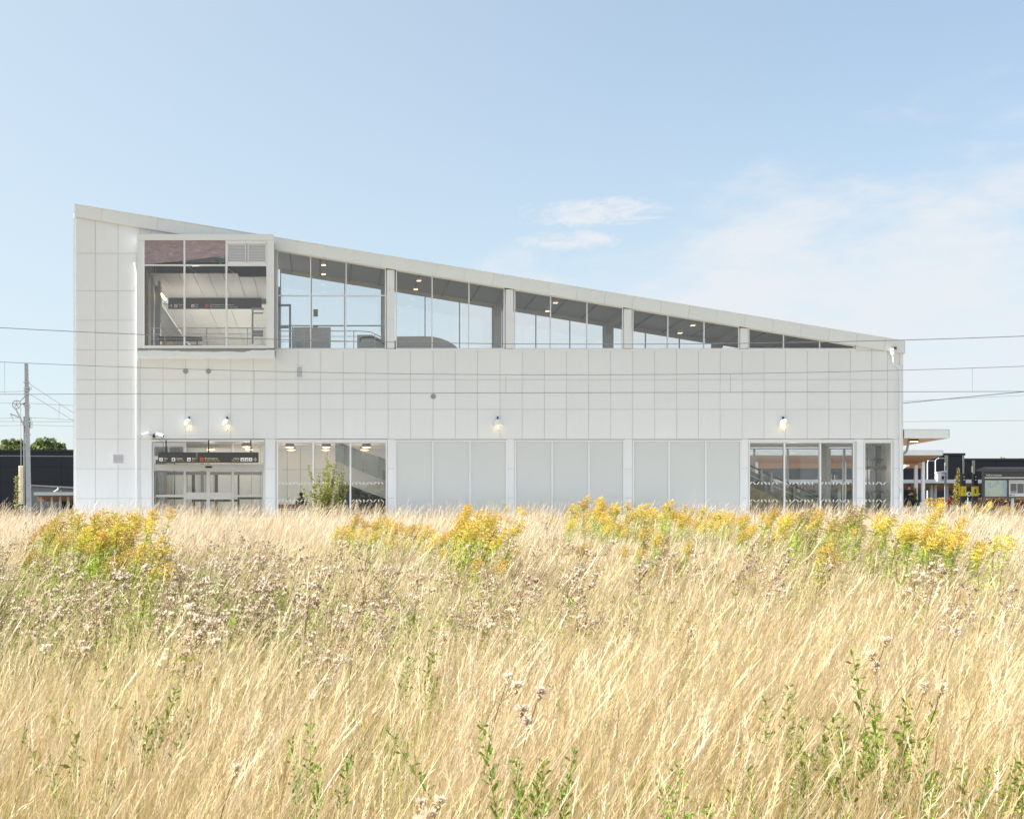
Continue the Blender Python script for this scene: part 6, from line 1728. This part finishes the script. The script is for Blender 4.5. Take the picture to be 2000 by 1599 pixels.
for px, py, d, k, hgt, lab in (
    (1040, 1362, 4.4, 3, .5, 'tall green leafy plant in the middle of the near grass'), (1010, 1440, 4.1, 1, .5, 'broad green leafy plant just under the tall middle one'), (945, 1495, 3.9, 3, .42, 'green leafy plant left of the bottom centre'),
    (820, 1505, 3.9, 0, .4, 'small green leafy plant beside two fluffy thistle heads at the bottom'), (622, 1385, 4.6, 1, .5, 'green leafy plant between pale stalks left of centre'), (1162, 1262, 6.5, 0, .6, 'small bright green plant tip in the open straw right of centre'),
    (1740, 1305, 5.2, 3, .7, 'largest branching green plant in the right near meadow'), (1712, 1345, 5.0, 1, .6, 'green sprig at the left side of the largest right plant'), (1800, 1325, 5.1, 2, .6, 'green sprig at the right side of the largest right plant'),
    (1508, 1310, 5.4, 1, .6, 'slim green plant half hidden by straw right of centre'), (1556, 1380, 4.8, 2, .55, 'green plant with stacked leaves lower right of the slim one'), (1540, 1430, 4.5, 0, .5, 'dim green plant low in the straw under the stacked one'),
    (1812, 1465, 4.1, 3, .5, 'bushy green plant in the lower right corner area'), (1945, 1390, 4.5, 3, .6, 'dark green plant near the right edge of the meadow'), (1988, 1352, 4.7, 1, .6, 'green plant cut by the right edge of the photo'),
    
    (1365, 1455, 4.2, 1, .5, 'green plant hidden behind pale stalks in the lower right centre'), (545, 1495, 4.0, 2, .42, 'faint green leaves low in the left straw'), (1660, 1385, 4.8, 1, .5, 'small green plant left of the largest right plant'),
    (165, 1330, 5.2, 0, .5, 'small light green plant in the lower left straw'), (740, 1245, 7.0, 1, .65, 'green plant at the lower edge of the thistles left of centre'), (230, 1310, 5.4, 1, .5, 'darker green sprig in the left straw beside the light one')):
    leafy(px, py, d, k, hgt, lab)

# --- near thistle heads on their own stalks
NT_ = []
r_ = random.Random(41)
for k in range(4):
    st, hd = FM(('stem_brown',)), FM(('thistle_fluff', 'thistle_brown'))
    h = .9; tp_ = Vector((.14, 0, h)); cp = Vector((.02, 0, .6)); at = lambda t: cp * 2*t*(1-t) + tp_ * t*t
    for nr in (Vector((.2, 1, 0)), Vector((1, 0, 0))): st.ribbon([at(j/5) for j in range(6)], [.003, .003, .0026, .0022, .0018, .0014], 0, nr)
    for i in range((1, 2, 3, 1)[k]):
        b = at(.9 - .05 * i); c = (tp_ if i == 0 else b + Vector((r_.uniform(-.06, .06), r_.uniform(-.04, .04), r_.uniform(.02, .07))))
        if i: st.ribbon([b, c], [.0014, .0012], 0, Vector((.2, 1, 0)))
        q = r_.uniform(.8, 1.15)
        hd.octa(c - Vector((0, 0, .012)), .009 * q, 1, 1.2); 
        if not (k == 3 and i): 
            for z in range(90):
                dd = rdir(r_, .9); hd.leaf(c + Vector((0, 0, .004)), dd, dd.cross(rdir(r_)).normalized(), .030 * q * r_.uniform(.7, 1.1), .0045, 0)
    NT_.append((st.mesh('stalk'), hd.mesh('seed_heads'), h))
for i, (px, py, d, lab) in enumerate(((470, 1500, 4.0, 'large pale fluffy thistle heads at the bottom left of centre'), (836, 1566, 3.7, 'white fluffy thistle head at the bottom edge, left one of two'), (872, 1562, 3.7, 'white fluffy thistle head at the bottom edge, right one of two'),
      (85, 1265, 6.0, 'pale fluffy thistle cluster at the left edge above the straw'), (172, 1228, 7.0, 'white fluffy thistle head in the left thistle field'), (158, 1256, 6.5, 'fluffy thistle head just below another in the left field'),
      (1725, 1250, 6.2, 'brown and white thistle head above the largest right plant'), (1862, 1232, 6.6, 'pale thistle head on a bent stalk at the right'), (1804, 1340, 5.0, 'grey white thistle head beside the right sprig'),
      (990, 1322, 5.2, 'brown thistle buds above the tall middle plant'), (1052, 1350, 4.8, 'small pale thistle bud right of the brown buds'), (1838, 1342, 5.0, 'pair of small thistle heads near the right edge'), (1050, 1165, 9.0, 'white fluffy thistle in the centre field'),
      (950, 1212, 8.0, 'pair of white thistle tufts near the centre'), (580, 1090, 12.0, 'pale fluffy thistle head high in the left centre field'), (1350, 1232, 7.4, 'small white thistle right of the centre'), (905, 1068, 12.0, 'grey fluffy thistle under the yellow goldenrod'), (410, 1240, 6.6, 'pale fluffy thistle left of centre at the edge of the straw'))):
    k = i % 4; x = (px - VX) * d / FPX; y = d - DIST; zt = (VY - py) * d / FPX - EYE; gz = ground_z(x, y)
    t = thing('thistle', (x - .14, y, gz - .01), lab, 'thistle', 'single thistles in the meadow')
    s_ = (zt - gz) / NT_[k][2]
    for nm, me in (('stalk', NT_[k][0]), ('seed_heads', NT_[k][1])):
        o = bpy.data.objects.new(nm, me); COL.objects.link(o); o.parent = t
        if nm == 'seed_heads': o['kind'] = 'stuff'; o.scale = (1.0, 1.0, 1.0 )
    t.scale = (s_, s_, s_)

# --- trees and bushes
def crown(name, c, rx, ry, rz, n, leaf, m, parent, r, lobes=9, kind='stuff', m2=None):
    f = FM((m, m2 or m)); L_ = []
    for i in range(lobes):
        d = rdir(r); L_.append((Vector((d.x * rx * .6, d.y * ry * .6, d.z * rz * .55)), r.uniform(.38, .6)))
    for i in range(n):
        lo, q = r.choice(L_); d = rdir(r, .1); rad = r.random() ** .35
        p = Vector(c) + lo + Vector((d.x * rx * q, d.y * ry * q, d.z * rz * q)) * rad
        u = rdir(r); v_ = u.cross(rdir(r)).normalized(); s_ = leaf * r.uniform(.6, 1.3)
        f.quad(p, u * s_, v_ * s_ * .7, 1 if r.random() < .3 else 0)
    me = f.mesh(name); o = bpy.data.objects.new(name, me); COL.objects.link(o); place(o, Vector((0, 0, 0)), parent); o['kind'] = kind; return o
def tree(px, pyt, Y, w, label, m, leaf=.4, n=2600, base=-1.0, pyb=None, group=None, tall=1.0, kind='tree', m2=None, cat='tree'):
    x = PX(px, Y); zt = PZ(pyt, Y); s_ = (DIST + Y) / FPX; rw = w * s_ / 2; hgt = zt - base; rz = hgt * .36 * tall
    t = thing(kind, (x, Y, base), label, cat, group)
    r = random.Random(int(px * 7 + Y))
    m_ = MB(); m_.tube([(x, Y, base), (x + .1, Y, base + hgt * .35), (x, Y, base + hgt * .75)], [rw * .07 + .03, rw * .05 + .02, rw * .02 + .01], 7)
    for i in range(5):
        a = r.uniform(0, 6.28); z0 = base + hgt * r.uniform(.25, .5); m_.tube([(x, Y, z0), (x + math.cos(a) * rw * .3, Y + math.sin(a) * rw * .3, z0 + hgt * .15), (x + math.cos(a) * rw * .6, Y + math.sin(a) * rw * .6, z0 + hgt * .28)], [rw * .03 + .01, rw * .02 + .01, .01], 5)
    m_.build('trunk', mat('bark', (.12, .09, .06), .9, var=.3, vscale=8), t)
    crown('crown', (x, Y, zt - rz * .90), rw * 1.35, rw * 1.35, rz, n, leaf, m, t, r, m2=m2)
    return t
for px, pyt, w, lab in ((16, 863, 52, 'leftmost green tree behind the dark warehouse'), (38, 853, 56, 'tall green tree behind the mast above the dark warehouse'), (74, 856, 46, 'rounded green tree just right of the mast'), (98, 858, 48, 'green tree with lighter top right of the rounded one'), (112, 868, 32, 'lowest green tree at the right end of the left group')):
    tree(px, pyt - 7, 150, w * 1.25, lab, 'tree_leaf', leaf=.40, n=7500, base=-1, group='trees behind the left warehouse', m2='leaf_olive')
rt_ = random.Random(8)
for px, pyt, w, lab in ((1924, 888, 16, 'small golden tree top left of the far right row'), (1938, 890, 16, 'golden tree top second in the far right row'), (1950, 889, 15, 'greenish tree top third in the far right row'), (1956, 887, 14, 'pointed olive tree top in the middle of the far right row'), (1968, 889, 13, 'thin dark tree top right of the pointed one'), (1978, 887, 16, 'tall golden tree top fourth from the right edge'), (1990, 888, 16, 'brown green tree top near the right edge'), (2003, 886, 18, 'tree top cut by the right edge of the picture'), (2020, 888, 18, 'tree top beyond the right edge')):
    tree(px, pyt, 150, w, lab, 'tree_gold', leaf=.34, n=1500, base=-1, group='tree tops over the far right warehouse', tall=1.0, m2='tree_leaf')
# shrub in front of the left window
SH = thing('shrub', (PX(640, -11.9), -11.9, ground_z(PX(640, -11.9), -11.9)), 'loose yellow green leafy shrub in front of the bench window', 'shrub')
r_ = random.Random(51); st, lf = FM(('bark',)), FM(('leaf_olive', 'bush_yellow', 'leaf_deep'))
ysh = -11.9; s_ = (DIST + ysh) / FPX; base = Vector((PX(640, ysh), ysh, ground_z(PX(640, ysh), ysh)))
for (tx, ty, n_) in ((604, 910, 34), (613, 935, 30), (590, 950, 24), (622, 925, 36), (632, 915, 40), (640, 896, 60), (645, 905, 50), (655, 905, 44), (661, 918, 36), (671, 913, 30), (677, 945, 26), (625, 950, 40), (650, 935, 50), (665, 950, 40), (608, 960, 34), (640, 945, 50), (633, 965, 40), (657, 965, 40)):
    tp_ = Vector(((tx - VX) * s_, ysh + r_.uniform(-.5, .5), (VY - ty) * s_ - EYE)); b = base + Vector((r_.gauss(0, .12), r_.gauss(0, .12), 0))
    cp = Vector((b.x * .35 + tp_.x * .65, b.y, b.z + (tp_.z - b.z) * .45)); at = lambda t: b * (1-t)**2 + cp * 2*t*(1-t) + tp_ * t*t
    for nr in (Vector((.2, 1, 0)), Vector((1, 0, 0))): st.ribbon([at(j/6) for j in range(7)], [.012, .010, .008, .007, .005, .004, .002], 0, nr)
    for i in range(int(n_ * 4.6)):
        t = r_.uniform(.25, 1.0); c = at(t) + rdir(r_) * r_.uniform(.0, .17) * (1.1 - t * .8); d = rdir(r_, .2); s2 = d.cross(rdir(r_)).normalized()
        q = r_.random(); lf.leaf(c, d, s2, r_.uniform(.07, .12), r_.uniform(.022, .036), 0 if q < .6 else (1 if q < .82 else 2))
for fm_, nm in ((st, 'branches'), (lf, 'leaves')):
    o = bpy.data.objects.new(nm, fm_.mesh(nm)); COL.objects.link(o); place(o, Vector((0, 0, 0)), SH); o['kind'] = 'stuff'
# platform planting on the right
def bush(px, py0, py1, Y, w, label, m, leaf=.05, n=900, cat='bush', m2=None, base=0.0, kind='bush'):
    s_ = (DIST + Y) / FPX; x = PX(px, Y); t = thing(kind, (x, Y, base), label, cat); r = random.Random(int(px))
    z1, z0 = PZ(py0, Y), max(base + .1, PZ(py1, Y)); rw = w * s_ / 2
    m_ = MB()
    for i in range(5): a = r.uniform(0, 6.28); m_.tube([(x, Y, base), (x + math.cos(a) * rw * .5, Y + math.sin(a) * rw * .5, (z0 + z1) / 2)], [.02, .008], 5)
    m_.build('stems', 'bark', t)
    crown('leaves', (x, Y, (z0 + z1) / 2), rw, min(rw, .8), (z1 - z0) / 2, n, leaf, m, t, r, lobes=10, m2=m2)
bush(1826, 966, 1000, 7.5, 44, 'yellow leaved bush between the canopy posts and the grey pole', 'bush_yellow', leaf=.045, n=1300, m2='rod_ochre')
bush(1855, 968, 1000, 8.5, 24, 'dark red bush right of the grey pole', 'bush_red', leaf=.05, n=900)
bush(1783, 945, 1000, 16, 14, 'green climbing plant behind the standing woman in black', 'leaf_olive', leaf=.07, n=500)
t = thing('young_tree', (PX(1870, 8), 8, 0), 'slim young columnar tree left of the first ticket pillar', 'tree')
MB().tube([(PX(1870, 8), 8, 0), (PX(1872, 8), 8, PZ(914, 8))], [.03, .008], 6).build('trunk', 'bark', t)
r_ = random.Random(6); f = FM(('leaf_olive', 'hedge_brown', 'bush_yellow'))
for i in range(620):
    q = r_.random() ** .8; py = 915 + q * 80; w = (2 + q * 13); c = P(1870 + r_.gauss(1.5 - q * 3, w * .38), py, 8); c.y += r_.gauss(0, w * .008); d = rdir(r_, .6)
    f.leaf(c, d, d.cross(rdir(r_)).normalized(), .11, .035, r_.choice((0, 0, 1, 2)))
o = bpy.data.objects.new('leaves', f.mesh('leaves')); COL.objects.link(o); place(o, Vector((0, 0, 0)), t); o['kind'] = 'stuff'
# hedge behind the board
t = thing('hedge', (PX(1960, 9.5), 9.5, 0), 'rust brown hedge behind and under the information board', 'hedge')
f = FM(('hedge_brown', 'bush_red', 'leaf_olive')); r_ = random.Random(12); x0, x1 = PX(1903, 9.5), PX(2080, 9.5); zt = PZ(973.5, 9.5)
for i in range(5200):
    x = r_.uniform(x0, x1); z = zt * (1 - r_.random() ** 2.2 * .9) + .05 * noise2(x, 0, 2.2) ; c = Vector((x, 9.5 + r_.uniform(-.4, .4), z)); d = rdir(r_, .3)
    f.leaf(c, d, d.cross(rdir(r_)).normalized(), .10, .035, r_.choice((0, 0, 0, 1, 2)))
o = bpy.data.objects.new('leaves', f.mesh('leaves')); COL.objects.link(o); place(o, Vector((0, 0, 0)), t); o['kind'] = 'stuff'
m_ = MB()
for i in range(24): x = x0 + (x1 - x0) * i / 23; m_.tube([(x, 9.5, 0), (x + .05, 9.5, zt * .8)], .012, 4)
m_.build('stems', 'bark', t)['kind'] = 'stuff'
t = thing('small_shrub', (PX(34, 5), 5, 0), 'thin olive shrub left of the striped tension weights', 'shrub')
f = FM(('leaf_olive', 'hedge_brown')); r_ = random.Random(13)
for i in range(260):
    q = r_.random(); c = P(33 + r_.gauss(0, 2.2 + q * 1.5), 930 + q * 60, 5); d = rdir(r_, .4); f.leaf(c, d, d.cross(rdir(r_)).normalized(), .09, .03, r_.choice((0, 0, 1)))
o = bpy.data.objects.new('leaves', f.mesh('leaves')); COL.objects.link(o); place(o, Vector((0, 0, 0)), t); o['kind'] = 'stuff'
MB().tube([(PX(34, 5), 5, 0), (PX(33, 5), 5, PZ(934, 5))], [.02, .008], 5).build('stem', 'bark', t)

# distant wood on the far side of the meadow, behind the camera (it shows in the window glass)
f = FM(('tree_leaf', 'tree_gold')); r_ = random.Random(99)
for i in range(16000):
    x = r_.uniform(-420, 420); top_ = 15 + 6 * noise2(x, 0, .03) + 5 * noise2(x, 7, .12) + 2.5 * noise2(x, 3, .5)
    z = -3 + (top_ + 3) * r_.random() ** .7; u = rdir(r_); v_ = u.cross(rdir(r_)).normalized(); q = r_.uniform(.7, 1.8)
    f.quad((x, -330 + r_.uniform(-8, 8), z), u * q, v_ * q * .8, 0 if r_.random() < .8 else 1)
o = bpy.data.objects.new('distant_wood', f.mesh('distant_wood')); COL.objects.link(o); o['kind'] = 'stuff'; tag(o, 'distant edge of a wood mirrored in the station windows', 'wood')
